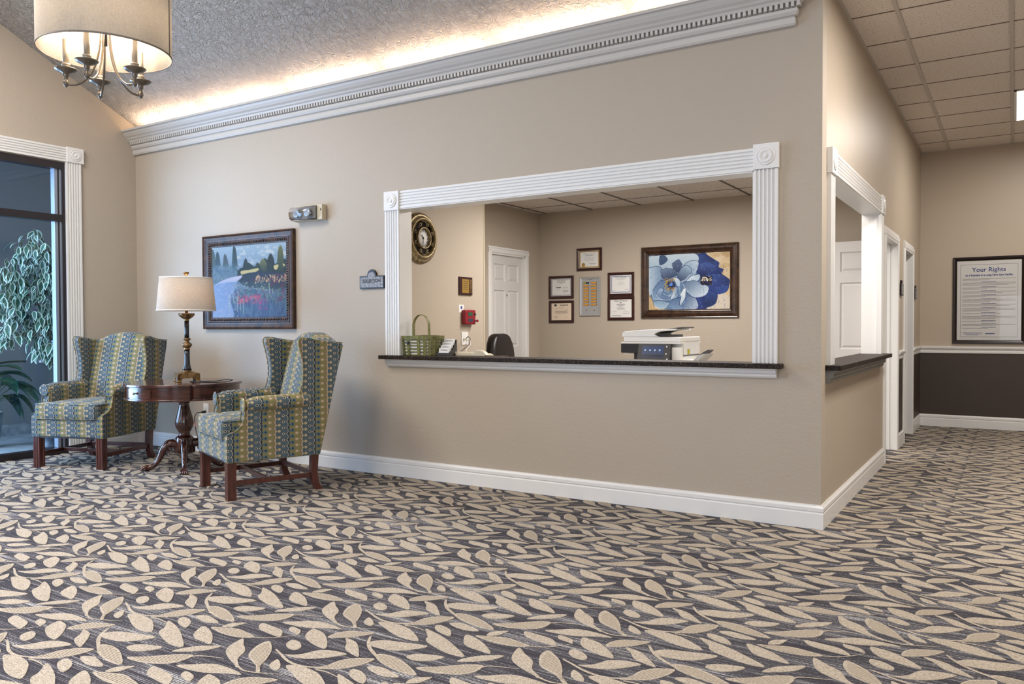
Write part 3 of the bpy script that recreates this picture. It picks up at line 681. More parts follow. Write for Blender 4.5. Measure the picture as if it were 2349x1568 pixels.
# ------------------------------------------------------------------ wing chair (local: front = -y)
def wing_chair(loc,rz,label):
    c=empty('wing_chair',loc,rz,label=label,cat='armchair',group='pair of patterned wing chairs')
    F_=M_fabric
    rear=lambda z: .325+(z-.25)*.235      # leaning rear profile
    # seat base with front rail
    b=MB().rbox(-.325,.325,-.335,.34,.262,.405,.012,2,puff=(0,0,0),seg=6)
    b.build('seat_base',F_,c)
    MB().box(-.318,.318,-.325,.33,.252,.264).build('seat_frame_edge',M_black,c)
    # T cushion
    cu=MB().rbox(-.262,.262,-.22,.25,.408,.545,.035,3,puff=(0,0,.018),seg=8)
    cu.rbox(-.305,.305,-.352,-.195,.408,.540,.03,3,puff=(0,.006,.014),seg=8)
    cuo=cu.build('seat_cushion',F_,c)
    def ring(z,dx=0):
        P=[(-.300,-.345),(.300,-.345),(.300,-.205),(.258,-.198),(.258,.2),(-.258,.2),(-.258,-.198),(-.300,-.205)]
        out=[]
        for i in range(8):
            a=Vector(P[i]);b_=Vector(P[(i+1)%8])
            for t in (.06,.35,.65,.94): q=a.lerp(b_,t); out.append((q.x,q.y,z))
        return out
    MB().tube(ring(.533),.0055,6,closed=True).build('piping',F_,cuo)
    MB().tube(ring(.416),.0055,6,closed=True).build('piping',F_,cuo)
    # side panels
    prof=[(-.335,.255),(-.337,.405),(-.332,.440),(-.315,.452),(-.280,.462),(-.245,.485),(-.222,.520),(-.210,.565),(-.205,.612),(-.200,.640),(.22,.645),(rear(.66),.66),(rear(.45),.45),(rear(.255),.255)]
    for s in (-1,1):
        x0,x1=(.272,.348) if s>0 else (-.348,-.272)
        MB().prism(prof,(YA,ZA,XA),x0,x1).build('side_panel',F_,c,bevel=.012,seg=3)
        # rolled arm
        n=18; vs=MB()
        P=[]
        for i in range(11):
            t=i/10; y=-.212+t*.46; P.append((s*(.322+.006*math.sin(pi*t)),y,.640+.012*t))
        vs.tube(P,[.030,.046]+[.054]*8+[.050],18)
        vs.add([],[])
        vs.build('armrest',F_,c)
        fr=MB().tube([(s*.322,-.222,.640),(s*.322,-.214,.640)],[.044,.053],20)
        fr.build('armrest_front',F_,c,bevel=.004)
        tr=MB().tube([(s*.272+0*s,-.342,.43)]+[(s*.276,y-.006,z) for y,z in prof[3:10]],.0045,6); tr.build('piping',F_,c)
        tr=MB().tube([(s*.347,y-.004,z) for y,z in prof[2:9]],.0045,6); tr.build('piping',F_,c)
    # wings
    wp=[(.175,.640),(.172,.690),(.186,.730),(.200,.790),(.203,.850),(.198,.910),(.186,.975),(.172,1.030),(.166,1.062),(.172,1.082),(.190,1.090),(.240,1.086),(.320,1.070),(.400,1.058),(rear(1.052)-.01,1.052),(rear(1.04),1.030),(rear(.85),.85),(rear(.64),.64)]
    for s in (-1,1):
        W_=MB(); n=len(wp)
        def flare(y,z): return .018*max(0,(.42-y)/.25)*min(1,max(0,(z-.66)/.3))
        a=[(s*(.296+flare(y,z)),y,z) for y,z in wp]; b_=[(s*(.346+flare(y,z)),y,z) for y,z in wp]
        W_.add(a+b_,[(i,(i+1)%n,(i+1)%n+n,i+n) for i in range(n)]+[tuple(range(n))[::-1],tuple(range(n,2*n))])
        W_.build('wing',F_,c,bevel=.014,seg=3)
        MB().tube([(s*(.348+flare(y,z)),y-.004,z+.002) for y,z in wp[:15]],.0048,6).build('piping',F_,c)
    # back with camel top
    def bf(p):
        t=(p.z-.42)/.64; arch=.088*max(0,math.cos(p.x/.31*pi/2))**1.0*max(0,min(1,(t-.55)/.45))
        sh=.02 if True else 0
        y=p.y+ (p.z-.42)*.245 + .03*math.cos(p.x/.31*1.5)*0
        belly=-.022*math.sin(pi*min(1,max(0,t)))*max(0,1-(p.x/.3)**2) if p.y<.27 else 0
        return Vector((p.x,y+belly,p.z+arch))
    MB().rbox(-.305,.305,.205,.352,.42,1.045,.03,3,puff=(0,.008,0),seg=14,fn=bf).build('backrest',F_,c)
    MB().prism([(rear(.26),.26),(rear(1.04),1.04),(rear(1.04)-.03,1.04),(rear(.26)-.03,.26)],(YA,ZA,XA),-.325,.325).build('back_panel',F_,c,bevel=.006)
    # legs
    for s in (-1,1):
        x=s*.305
        g=MB(); wd=.030
        P=[(-wd,-wd),(-.017,-wd),(-.015,-wd+.004),(-.007,-wd+.004),(-.005,-wd),(.005,-wd),(.007,-wd+.004),(.015,-wd+.004),(.017,-wd),(wd,-wd),(wd,-.017),(wd-.004,-.015),(wd-.004,.015),(wd,.017),(wd,wd),(-wd,wd),(-wd,.017),(-wd+.004,.015),(-wd+.004,-.015),(-wd,-.017)]
        g.prism(P,(XA,YA,ZA),0,.262,org=(x,-.298,0)); g.build('leg',M_chairleg,c)
        q=[(.268,.262),(.262,.13),(.272,.06),(.300,0),(.350,0),(.322,.06),(.312,.13),(.322,.262)]
        MB().prism(q,(YA,ZA,XA),x-.024,x+.024).build('leg',M_chairleg,c,bevel=.003)
        MB().box(x-.011,x+.011,-.27,.27,.095,.128).build('stretcher',M_chairleg,c,bevel=.002)
    MB().box(-.296,.296,-.045,-.020,.098,.126).build('stretcher',M_chairleg,c,bevel=.002)
    MB().box(-.29,.29,.270,.292,.105,.138).build('stretcher',M_chairleg,c,bevel=.002)
    return c
ch1=wing_chair((-3.715,-.875,0),math.radians(-21.5),'patterned wing chair with its back to the wall, right of the round table')
ch2=copy_tree(ch1,(-5.815,-.870,0),math.radians(19.5),label='patterned wing chair beside the tall window, left of the round table')

# ------------------------------------------------------------------ round drum table
tb=empty('drum_table',(-4.875,-.665,0),math.radians(12),label='round polished mahogany drum table with claw feet between the chairs',cat='table')
NA=[math.radians(a) for a in (-40,50,140,230)]
def trad(a,R,dn=.022,wn=.030):
    for q in NA:
        dd=(a-q+pi)%(2*pi)-pi
        if 0<=dd<wn: return R-dn*1.0
        if wn<=dd<.16: return R-dn*.35*(1-(dd-wn)/.13)
    return R
def disc(R,z0,z1,seg=180,dn=.022):
    P=[]
    for k in range(seg):
        a=2*pi*k/seg; r=trad(a,R,dn); P.append((r*math.cos(a),r*math.sin(a)))
    return P
for nm,R,z0,z1,bv in (('tabletop',.458,.700,.722,.005),('apron',.438,.605,.700,.0),('apron_moulding',.448,.592,.608,.004)):
    MB().prism(disc(R,0,0),(XA,YA,ZA),z0,z1).build(nm,M_mahog,tb,bevel=bv)
for q in NA:
    a0=q+math.radians(12); a1=q+math.radians(50); n=14; R=.4385
    P=[(R*math.cos(a0+(a1-a0)*i/n),R*math.sin(a0+(a1-a0)*i/n)) for i in range(n+1)]+[((R+.006)*math.cos(a1-(a1-a0)*i/n),(R+.006)*math.sin(a1-(a1-a0)*i/n)) for i in range(n+1)]
    dr=MB().prism(P,(XA,YA,ZA),.618,.692).build('drawer',M_mahog,tb,bevel=.002)
    am=(a0+a1)/2; k=MB().lathe([(.004,0),(.004,.010),(.009,.014),(.010,.019),(.006,.024),(.0005,.026)],12)
    k.xf(Matrix.Translation((.444*math.cos(am),.444*math.sin(am),.655))@Matrix.Rotation(am,4,'Z')@Matrix.Rotation(pi/2,4,'Y')); k.build('drawer_knob',M_pewter,dr)
reed=lambda r,z,a: .07*abs(math.cos(8*a)) if .30<z<.53 and r>.03 else 0
col=[(.030,.20),(.072,.27),(.062,.280),(.046,.286),(.044,.296),(.040,.305),(.052,.325),(.064,.350),(.068,.380),(.064,.410),(.054,.450),(.044,.490),(.038,.525),(.037,.540),(.045,.546),(.045,.552),(.036,.556),(.040,.566),(.060,.580),(.085,.594)]
col=[(.060,.13),(.070,.135),(.070,.255),(.066,.262),(.060,.270),(.050,.276),(.044,.286),(.040,.302)]+col[6:]
cb=MB().lathe(col,64,flute=reed); cb.build('pedestal',M_mahog,tb)
MB().prism([(-.062,-.062),(.062,-.062),(.062,.062),(-.062,.062)],(XA,YA,ZA),.128,.256).build('pedestal_block',M_mahog,tb,bevel=.014)
for q in range(4):
    R_=Matrix.Rotation(math.radians(45+90*q-12+8),4,'Z')
    pth=[(.050,.205),(.095,.215),(.130,.205),(.158,.175),(.176,.135),(.196,.090),(.225,.050),(.262,.026),(.300,.024)]
    rr=[.034,.036,.034,.030,.026,.023,.021,.021,.026]
    lg=MB(); C=[Vector((a,0,b)) for a,b in pth]
    P=cr([(a,b) for a,b in pth],False,3); m=len(P); rs=[rr[min(8,int(i/3))]+(rr[min(8,int(i/3)+1)]-rr[min(8,int(i/3))])*(i%3)/3 for i in range(m)]
    lg.tube([(p[0],0,p[1]) for p in P],rs,12); lg.v=[(x,y*.85,max(z,.002)) for x,y,z in lg.v]
    lg.xf(R_); lo=lg.build('leg',M_mahog,tb)
    # volute scroll at the knee and claw toes
    for s in (-1,1):
        sp=[(.118+(.004+.0037*t)*math.cos(t*1.0),s*.030,.178+(.004+.0037*t)*math.sin(t*1.0)) for t in np.linspace(0,7,26)]
        MB().tube(sp,.0045,6).xf(R_).build('scroll',M_mahog,lo)
    for k_,dy in enumerate((-.021,-.007,.007,.021)):
        t=MB().tube([(.285,dy*.8,.034),(.305,dy,.030),(.325,dy*1.05,.018),(.332,dy*1.05,.006)],[.008,.010,.0085,.004],8); t.xf(R_); t.build('toe',M_mahog,lo)

# ------------------------------------------------------------------ table lamp
LX,LY=-4.865,-.64
lp=empty('table_lamp',(LX,LY,.722),math.radians(62),label='lit table lamp with linen shade and black and gold column on the drum table',cat='lamp')
def footbase(): 
    b=MB()
    pf=[(-.095,0),(-.055,0),(-.055,.018),(-.040,.030),(.040,.030),(.055,.018),(.055,0),(.095,0),(.095,.008),(.088,.012),(.088,.058),(.080,.070),(-.080,.070),(-.088,.058),(-.088,.012),(-.095,.008)]
    b.prism(pf,(XA,ZA,YA),-.088,-.062); b.prism(pf,(XA,ZA,YA),.062,.088)
    b.prism(pf,(YA,ZA,XA),-.087,-.062); b.prism(pf,(YA,ZA,XA),.062,.087); b.box(-.08,.08,-.08,.08,.052,.072); return b
footbase().build('base',M_gold,lp,bevel=.002)
MB().prism([(-.060,-.060),(.060,-.060),(.060,.060),(-.060,.060)],(XA,YA,ZA),.070,.080).build('plinth',M_gold,lp,bevel=.003)
fl8=lambda r,z,a: -.14*abs(math.sin(6*a))
MB().lathe([(.034,.080),(.034,.088),(.028,.096)],24).build('collar',M_gold,lp)
MB().lathe([(.038,.092),(.029,.112),(.023,.145),(.021,.20),(.021,.262)],48,flute=fl8).build('lower_column',M_lampblk,lp)
MB().lathe([(.024,.260),(.026,.268),(.022,.274),(.026,.282),(.036,.292),(.038,.302),(.034,.314),(.022,.322),(.018,.332),(.020,.340),(.030,.346),(.031,.352),(.022,.358),(.018,.362)],40,flute=lambda r,z,a:.06*abs(math.cos(6*a)) if .28<z<.32 else 0).build('knop',M_gold,lp)
MB().lathe([(.019,.360),(.018,.40),(.018,.500)],48,flute=fl8).build('upper_column',M_lampblk,lp)
MB().lathe([(.019,.498),(.021,.506),(.018,.512),(.034,.522),(.050,.536),(.060,.552),(.061,.562),(.052,.564),(.020,.560)],48,flute=lambda r,z,a:.07*abs(math.cos(7*a)) if z>.51 and r>.03 else 0).build('cup',M_gold,lp)
MB().lathe([(.012,.555),(.012,.63),(.018,.635),(.018,.67)],16).build('socket',M_gold,lp)
def shade(nm,R0,R1,z0,z1,mt,parent,sy=1,seg=64,th=.002,bot=True):
    b=MB().lathe([(R0,z0),(R1,z1),(R1-th,z1),(R0-th,z0),(R0,z0)],seg,caps=False); b.v=[(x,y*sy,z) for x,y,z in b.v]; return b.build(nm,mt,parent)
sh=shade('lamp_shade',.232,.206,.583,.858,M_shade2,lp,.82)
for z_,R_ in ((.583,.2335),(.851,.208)):
    b=MB().lathe([(R_,z_),(R_,z_+.009),(R_-.003,z_+.009),(R_-.003,z_),(R_,z_)],64,caps=False); b.v=[(x,y*.82,z) for x,y,z in b.v]; b.build('shade_trim',M_paper,sh)
MB().lathe([(.004,.66),(.004,.872),(.010,.876),(.014,.884),(.022,.890),(.025,.898),(.020,.904),(.001,.906)],24).build('finial',M_gold,lp)
MB().lathe([(.012,.672),(.022,.690),(.030,.715),(.026,.742),(.012,.756),(.001,.760)],18).build('bulb',M_bulbw,lp)
MB().tube([(x,0,.845) for x in (-.2,0,.2)],.002,6).tube([(0,x,.845) for x in (-.165,0,.165)],.002,6).build('shade_spider',M_pewter,lp)
point('table_lamp_glow',(LX,LY,.722+.72),9,WARM,.04)
tag(MB().tube([(-4.82,-.62,.726),(-4.70,-.60,.726),(-4.62,-.55,.728),(-4.52,-.50,.742),(-4.47,-.50,.738),(-4.46,-.56,.727),(-4.55,-.62,.726),(-4.72,-.68,.726),(-4.80,-.66,.726)],.0035,6).build('lamp_cord',M_black),'black lamp cord coiled on the drum table top','cord')
tag(MB().rbox(-4.905,-4.865,-.72,-.69,.723,.765,.006,2).build('plug_adapter',M_black),'small black plug block under the lamp base','plug')
# wall outlet behind the table, with its cord
ot=empty('wall_outlet',(-5.478,-.001,.395),label='white wall outlet behind the drum table with a black plug',cat='outlet')
MB().box(-.038,.038,-.006,0,-.06,.06).build('cover_plate',M_plw,ot,bevel=.002)
for dz in (.026,-.026):
    MB().box(-.017,.017,-.009,-.005,dz-.017,dz+.017).box(-.008,-.005,-.0095,-.008,dz-.004,dz+.008).build('receptacle',M_plw,ot,bevel=.002)
tag(MB().lathe([(.012,0),(.014,.01),(.010,.035),(.005,.05)],14,c=(-5.478,-.010,.378),ax='y').tube([(-5.478,-.055,.378),(-5.52,-.075,.372),(-5.56,-.07,.33),(-5.57,-.06,.26),(-5.555,-.06,.20),(-5.53,-.06,.14),(-5.50,-.07,.06),(-5.45,-.10,.008)],.0035,6).build('power_cord',M_black),'black power cord plugged into the outlet behind the table','cord')
tag(MB().box(-5.572,-5.560,-.064,-.058,.24,.29).build('cord_tag',M_pink),'small pink tag on the lamp power cord','tag')

# ------------------------------------------------------------------ painted canvases (flat prints stored as vertex colours)
class Canvas:
    def __init__(s,w,h,base):
        s.w,s.h=w,h; s.a=np.zeros((h,w,3)); s.a[:]=base; yy,xx=np.mgrid[0:h,0:w]; s.x=(xx+.5)/w; s.y=(yy+.5)/h; s.rng=np.random.RandomState(4)
    def mask(s,P):
        P=np.array(P,float); n=len(P); c=np.zeros((s.h,s.w),bool); j=n-1
        for i in range(n):
            x0,y0=P[i]; x1,y1=P[j]
            c^=((y0>s.y)!=(y1>s.y))&(s.x<(x1-x0)*(s.y-y0)/((y1-y0) or 1e-9)+x0); j=i
        return c
    def poly(s,P,c0,c1=None,d=(0,1),smooth=True,al=1):
        if smooth: P=cr(P,True,4)
        m=s.mask(P); 
        if not m.any(): return
        c0=np.array(c0,float)
        if c1 is None: col=np.broadcast_to(c0,s.a.shape)
        else:
            t=s.x*d[0]+s.y*d[1]; lo,hi=t[m].min(),t[m].max(); t=np.clip((t-lo)/((hi-lo) or 1),0,1)[...,None]; col=c0*(1-t)+np.array(c1,float)*t
        s.a[m]=s.a[m]*(1-al)+col[m]*al
    def line(s,P,w,c,smooth=True):
        if smooth: P=cr(P,False,5)
        P=[np.array(p,float) for p in P]; asp=s.w/s.h; m=np.zeros((s.h,s.w),bool)
        for a,b in zip(P[:-1],P[1:]):
            d=(b-a)*[asp,1]; l=(d**2).sum() or 1e-9; t=np.clip(((s.x-a[0])*asp*d[0]+(s.y-a[1])*d[1])/l,0,1)
            m|=np.hypot((s.x-a[0])*asp-t*d[0],(s.y-a[1])-t*d[1])<w
        s.a[m]=c
    def dabs(s,box,n,cols,r=(.006,.018),st=1.0,al=.8):
        x0,y0,x1,y1=box; asp=s.w/s.h
        for _ in range(n):
            cx=s.rng.uniform(x0,x1); cy_=s.rng.uniform(y0,y1); rr=s.rng.uniform(*r); c=np.array(cols[s.rng.randint(len(cols))],float)
            m=(((s.x-cx)*asp)**2+((s.y-cy_)/st)**2)<rr*rr; s.a[m]=s.a[m]*(1-al)+c*al
    def blur(s,k=1):
        for _ in range(k):
            a=np.pad(s.a,((1,1),(1,1),(0,0)),'edge'); s.a=(a[:-2,1:-1]+a[2:,1:-1]+a[1:-1,:-2]+a[1:-1,2:]+2*a[1:-1,1:-1])/6
    def grain(s,amt):
        s.a+= (s.rng.rand(s.h,s.w,1)-.5)*amt
        s.a=np.clip(s.a,0,255)
    def build(s,name,parent,x0,x1,z0,z1,y):
        w,h=s.w,s.h; xs=np.linspace(x0,x1,w+1); zs=np.linspace(z1,z0,h+1)
        V=np.array([(x,y,z) for z in zs for x in xs]); me=bpy.data.meshes.new(name)
        idx=np.arange((w+1)*(h+1)).reshape(h+1,w+1)
        Fq=np.stack([idx[1:,:-1],idx[1:,1:],idx[:-1,1:],idx[:-1,:-1]],-1).reshape(-1,4)
        me.from_pydata(V.tolist(),[],Fq.tolist())
        ca=me.color_attributes.new('print','FLOAT_COLOR','CORNER')
        c=s.a.reshape(-1,3)/255.; c=np.where(c<=.04045,c/12.92,((c+.055)/1.055)**2.4); c=np.concatenate([c,np.ones((len(c),1))],1)
        ca.data.foreach_set('color',np.repeat(c,4,axis=0).astype(np.float32).ravel()); me.materials.append(M_print)
        o=bpy.data.objects.new(name,me); COL.objects.link(o); o.parent=parent; return o
def prf(nt,b):
    n=nt.nodes.new('ShaderNodeVertexColor'); n.layer_name='print'; nt.links.new(n.outputs[0],b.inputs['Base Color'])
M_print=mat('printed_surface',(1,1,1,1),.65,spec=.2,fn=prf)
def frame(parent,x0,x1,z0,z1,wd,prof,mt,y=0,name='frame'):
    # mitred frame: prof = [(inward distance, outward depth)] ; outside rectangle x0..x1,z0..z1 ; back at y
    b=MB(); n=len(prof)
    loops=[]
    for a,d in prof: loops.append([(x0+a,y-d,z0+a),(x1-a,y-d,z0+a),(x1-a,y-d,z1-a),(x0+a,y-d,z1-a)])
    vs=[p for l in loops for p in l]
    fs=[(4*i+k,4*i+(k+1)%4,4*(i+1)+(k+1)%4,4*(i+1)+k) for i in range(n-1) for k in range(4)]
    b.add(vs,fs); return b.build(name,mt,parent)
def quad(parent,name,x0,x1,z0,z1,y,mt):
    return MB().box(x0,x1,y,y+.001,z0,z1).build(name,mt,parent)
# landscape picture
p1=empty('landscape_picture',(-4.867,0,1.580),label='landscape painting of cypress trees and a lake in a dark ornate frame',cat='picture')
W2,H2=.602,.428
frame(p1,-W2,W2,-H2,H2,.1,[(0,0),(0,.034),(.010,.040),(.016,.034),(.020,.030),(.045,.022),(.058,.020),(.064,.026),(.070,.026),(.074,.022),(.092,.022),(.096,.016),(.104,.014),(.107,.008)],M_frame1)
rb=MB(); 
for (a0,a1,fx) in ((-W2+.083,W2-.083,0),(-H2+.083,H2-.083,1)):
    m=int((a1-a0)/.022)
    for i in range(m):
        t=a0+(i+.5)*(a1-a0)/m
        for s in (-1,1):
            for r_ in ((t,s*(H2-.083)) if not fx else (s*(W2-.083),t),):
                q=MB().lathe([(.001,-.011),(.0065,-.004),(.0065,.004),(.001,.011)],6)
                q.xf(Matrix.Translation((r_[0],-.024,r_[1]))@Matrix.Rotation(math.radians(35 if i%2 else 60),4,'Y')); rb.add(q.v,q.f,0,True)
rp=rb.build('carved_rope_band',M_frame1,p1); rp['kind']='stuff'
cv1=Canvas(300,213,(120,150,178))
c=cv1
c.a[:]=(np.array((150,178,196))*(1-c.y[...,None])+np.array((64,92,134))*c.y[...,None])
c.dabs((.35,.02,1,.28),60,[(196,204,206),(170,190,204),(140,170,196),(206,208,200)],(.02,.05),.5,.5)
for x_,y_,w_,t in ((.02,.02,.05,(84,104,104)),(.09,.06,.045,(60,84,96)),(.2,.1,.05,(80,92,96)),(.325,.0,.042,(52,74,78))):
    c.poly([(x_-w_*.3,y_),(x_+w_*.5,y_+.1),(x_+w_,.5),(x_-w_,.5),(x_-w_*.8,y_+.1)],t,(84,112,130))
c.poly([(.38,.33),(.44,.3),(.5,.24),(.58,.3),(.64,.28),(.72,.2),(.78,.25),(.8,.2),(.82,.3),(.92,.25),(1,.24),(1.02,.52),(.38,.46)],(50,68,66),(44,66,74))
for x_,y_,w_,t in ((.47,.18,.035,(54,68,70)),(.7,.2,.06,(120,124,84)),(.8,.14,.045,(50,62,64)),(.925,.04,.035,(110,116,70)),(.63,.25,.05,(58,72,60))):
    c.poly([(x_,y_),(x_+w_,y_+.1),(x_+w_,.4),(x_-w_,.4),(x_-w_,y_+.1)],t,(48,66,68))
c.poly([(0,.3),(.12,.26),(.3,.3),(.36,.4),(.3,.46),(.12,.5),(-.02,.52)],(88,122,150),(104,134,160),al=.8)
c.dabs((.0,.25,.36,.5),120,[(70,110,140),(110,140,150),(80,120,130),(130,150,160)],(.008,.02),1.6,.5)
c.poly([(.40,.36),(.52,.345),(.63,.33),(.64,.36),(.54,.40),(.44,.43)],(206,192,128),(190,176,120))
c.poly([(.84,.31),(.9,.3),(.88,.36),(.85,.36)],(206,192,128)); c.poly([(.95,.29),(.98,.3),(.97,.33)],(206,192,128))
c.poly([(.36,.44),(.6,.38),(1.02,.42),(1.02,.62),(.5,.58)],(48,64,84),(60,84,96))
c.poly([(.05,.53),(.2,.455),(.42,.42),(.34,.5),(.1,.60),(.0,.60)],(196,190,210),(140,164,206))
c.poly([(0,.58),(.32,.50),(.36,.58),(.25,.72),(.3,1.02),(-.02,1.02)],(120,152,200),(132,162,206))
c.dabs((.40,.42,1.0,.50),90,[(60,56,96),(100,60,90),(44,60,70),(50,70,80)],(.008,.02),.8,.7)
c.dabs((.6,.43,1.0,.53),110,[(206,150,110),(220,170,130),(196,130,110),(200,176,130)],(.005,.013),1.4,.8)
c.dabs((.3,.52,.78,.64),150,[(130,160,150),(170,180,160),(90,120,130),(60,84,110)],(.006,.014),.8,.75)
c.dabs((.78,.52,.98,.6),40,[(110,50,96),(130,60,90),(60,70,100)],(.008,.018),.8,.7)
c.dabs((.3,.62,1.0,.8),240,[(70,100,120),(90,130,130),(56,84,116),(110,140,130),(120,70,110)],(.008,.022),1.2,.6)
c.dabs((.36,.70,.68,.82),110,[(196,84,120),(206,100,130),(170,70,110),(150,80,120)],(.008,.02),.9,.75)
c.dabs((.62,.76,.76,.9),40,[(160,76,130),(120,80,140)],(.01,.022),1.4,.5)
c.dabs((.3,.82,1.0,1.0),160,[(64,96,146),(84,118,156),(56,84,130),(90,130,150)],(.008,.02),3,.45)
for x_,y0_,y1_ in ((.24,.68,.9),(.36,.62,.76),(.35,.72,.92),(.39,.76,.9),(.43,.74,.94),(.78,.54,.68),(.82,.62,.68),(.3,.72,.8)):
    c.line([(x_,y0_),(x_+.004,y1_)],.0045,(176,196,164))
c.dabs((.02,.5,.36,1.0),260,[(140,164,200),(160,176,204),(118,146,188),(172,172,198)],(.008,.03),.5,.3)
c.blur(2); g_=c.a.mean(2,keepdims=True); c.a=(c.a*.82+g_*.18)*.88; c.grain(16); c.build('painting',p1,-W2+.106,W2-.106,-H2+.106,H2-.106,-.009)
# flower picture in the reception room
FX0,FX1,FZ0,FZ1=-2.61,-1.515,1.253,2.040
p2=empty('flower_picture',((FX0+FX1)/2,RB,(FZ0+FZ1)/2),label='large framed painting of blue flowers on the reception back wall',cat='picture')
W3,H3=(FX1-FX0)/2,(FZ1-FZ0)/2
frame(p2,-W3,W3,-H3,H3,.1,[(0,0),(0,.022),(.006,.030),(.012,.028),(.030,.036),(.048,.040),(.064,.032),(.072,.024),(.074,.028),(.080,.026),(.084,.018),(.092,.014),(.092,.008)],M_frame2)
c=Canvas(300,206,(186,166,132))
def V_(P): return [((x-165)/1550,(y-(325-(x-165)*.060))/(1035)) for x,y in P]   # unskew picture coordinates of the print
lt=(188,206,220); md=(104,134,172); dk=(52,70,104); nv=(44,64,128); nd=(30,38,76); bg=(190,166,126)
c.a[:]=np.array((196,176,142))
c.dabs((.6,0,1,.4),60,[(206,188,156),(176,150,110),(214,200,176)],(.03,.08),.7,.5)
c.poly(V_([(1100,290),(1240,250),(1320,320),(1420,380),(1520,440),(1500,520),(1600,560),(1560,640),(1700,740),(1710,800),(1650,950),(1500,1010),(1450,1180),(1330,1250),(1230,1330),(1060,1330),(1050,1000),(1000,500)]),nv,nd,(.3,1),False)
c.poly(V_([(1480,1010),(1600,1000),(1720,1080),(1730,1330),(1240,1330),(1300,1260),(1420,1200)]),(206,196,180),(196,186,172),(1,0))
c.poly(V_([(165,330),(500,300),(1060,250),(1130,400),(1150,700),(1330,900),(1150,1330),(600,1340),(270,1250),(165,900)]),(64,88,124),(96,124,156),(0,1))
c.dabs((.0,.05,.6,.95),500,[(60,84,122),(120,148,180),(90,116,150),(150,176,200)],(.008,.03),1.6,.35)
for P,a,b_,d in (
 ([(1090,620),(1130,500),(1280,440),(1440,480),(1450,560),(1350,620),(1280,680),(1160,700)],(66,90,156),(30,40,80),(0,1)),
 ([(1290,690),(1420,640),(1560,650),(1700,740),(1690,800),(1500,850),(1360,840)],(58,82,150),(34,48,96),(1,.3)),
 ([(1350,850),(1550,850),(1690,840),(1650,960),(1520,1010),(1380,1000),(1310,930)],(42,60,120),(50,74,140),(1,0)),
 ([(1180,1030),(1330,960),(1480,1010),(1450,1180),(1330,1250),(1250,1240)],(50,72,130),(32,44,84),(0,1)),
 ([(1080,1080),(1200,1040),(1290,1220),(1240,1330),(1070,1330)],(52,72,140),(34,46,92),(1,0)),
 ([(1090,400),(1130,300),(1260,300),(1420,400),(1440,450),(1300,430),(1150,480)],(56,78,140),(36,48,92),(1,0)),
 ([(165,340),(500,310),(1040,270),(1130,420),(900,560),(520,560),(300,620),(165,760)],lt,(140,166,190),(0,1)),
 ([(165,560),(400,540),(420,760),(300,900),(190,1080),(165,900)],(176,196,212),(110,138,170),(1,0)),
 ([(380,340),(480,330),(540,400),(480,470),(380,500)],(70,92,126),(60,80,112),(0,1)),
 ([(620,480),(700,420),(760,400),(830,500),(800,600),(740,650),(640,560)],(90,108,140),(50,66,96),(0,1)),
 ([(820,560),(880,470),(1000,410),(1130,430),(1120,540),(1050,660),(920,760),(760,800)],(178,198,214),(96,124,158),(-1,.6)),
 ([(720,700),(800,560),(900,500),(1000,570),(980,660),(880,760),(780,800),(720,760)],(150,176,200),(52,66,96),(-.6,1)),
 ([(900,790),(1000,690),(1140,660),(1150,720),(1090,780)],(206,218,226),(160,184,204),(1,0)),
 ([(390,640),(440,580),(560,560),(700,600),(710,700),(600,760),(500,790),(410,740)],(108,128,158),(52,66,96),(.4,1)),
 ([(240,1000),(300,900),(400,800),(520,800),(480,900),(460,1000),(560,1060),(680,1000),(720,1080),(560,1150),(380,1150),(250,1130)],(84,110,148),(130,158,188),(0,1)),
 ([(300,1060),(380,940),(460,960),(430,1060),(560,1090),(640,1060),(600,1140),(430,1150)],(150,174,202),(84,108,146),(0,1)),
 ([(660,740),(730,740),(790,800),(780,880),(730,880),(700,820)],(214,222,228),(150,174,200),(1,.3)),
 ([(660,920),(720,900),(740,980),(690,1060),(610,1120),(650,1020)],(214,222,228),(104,130,166),(1,0)),
 ([(830,840),(900,800),(1060,780),(1200,820),(1320,890),(1310,970),(1230,1050),(1060,1080),(960,1010),(880,920)],(88,110,142),(190,206,220),(1,.8)),
 ([(850,940),(890,920),(880,1100),(800,1230),(780,1200),(810,1080),(790,1050)],(216,224,226),(170,190,208),(0,1)),
 ([(620,1150),(780,1100),(770,1230),(850,1270),(800,1330),(640,1330),(590,1230)],(80,104,142),(120,146,178),(0,1)),
 ([(900,1000),(1000,1080),(1080,1100),(1130,1240),(1060,1320),(860,1320),(840,1240),(900,1140)],(70,92,126),(176,192,212),(1,.5)),
 ([(270,1190),(400,1170),(580,1210),(520,1290),(400,1330),(290,1270)],(120,150,178),(160,184,202),(0,1)),
 ([(165,1080),(230,1150),(280,1290),(380,1340),(165,1370)],bg,bg,(0,1))):
    c.poly(V_(P),a,b_,d)
    k=len(P)//2+1; c.line(V_(P[:k]),.0035,tuple(np.array(dk)*.9) if sum(a)>330 else nd); c.line(V_(P[k-1:]+[P[0]]),.0028,(206,218,228) if sum(a)>330 else (80,104,160))
    ctr=np.mean(P,axis=0)
    for q in P[::2]: c.line(V_([tuple(ctr*.85+np.array(q)*.15),tuple(ctr*.3+np.array(q)*.7)]),.0018,tuple((np.array(a)*.5+np.array(b_)*.5)*.88))
c.poly(V_([(520,860),(560,800),(640,800),(690,860),(660,940),(570,940)]),(40,50,80))
c.poly(V_([(570,860),(610,825),(640,850),(620,890),(580,890)]),(90,130,210))
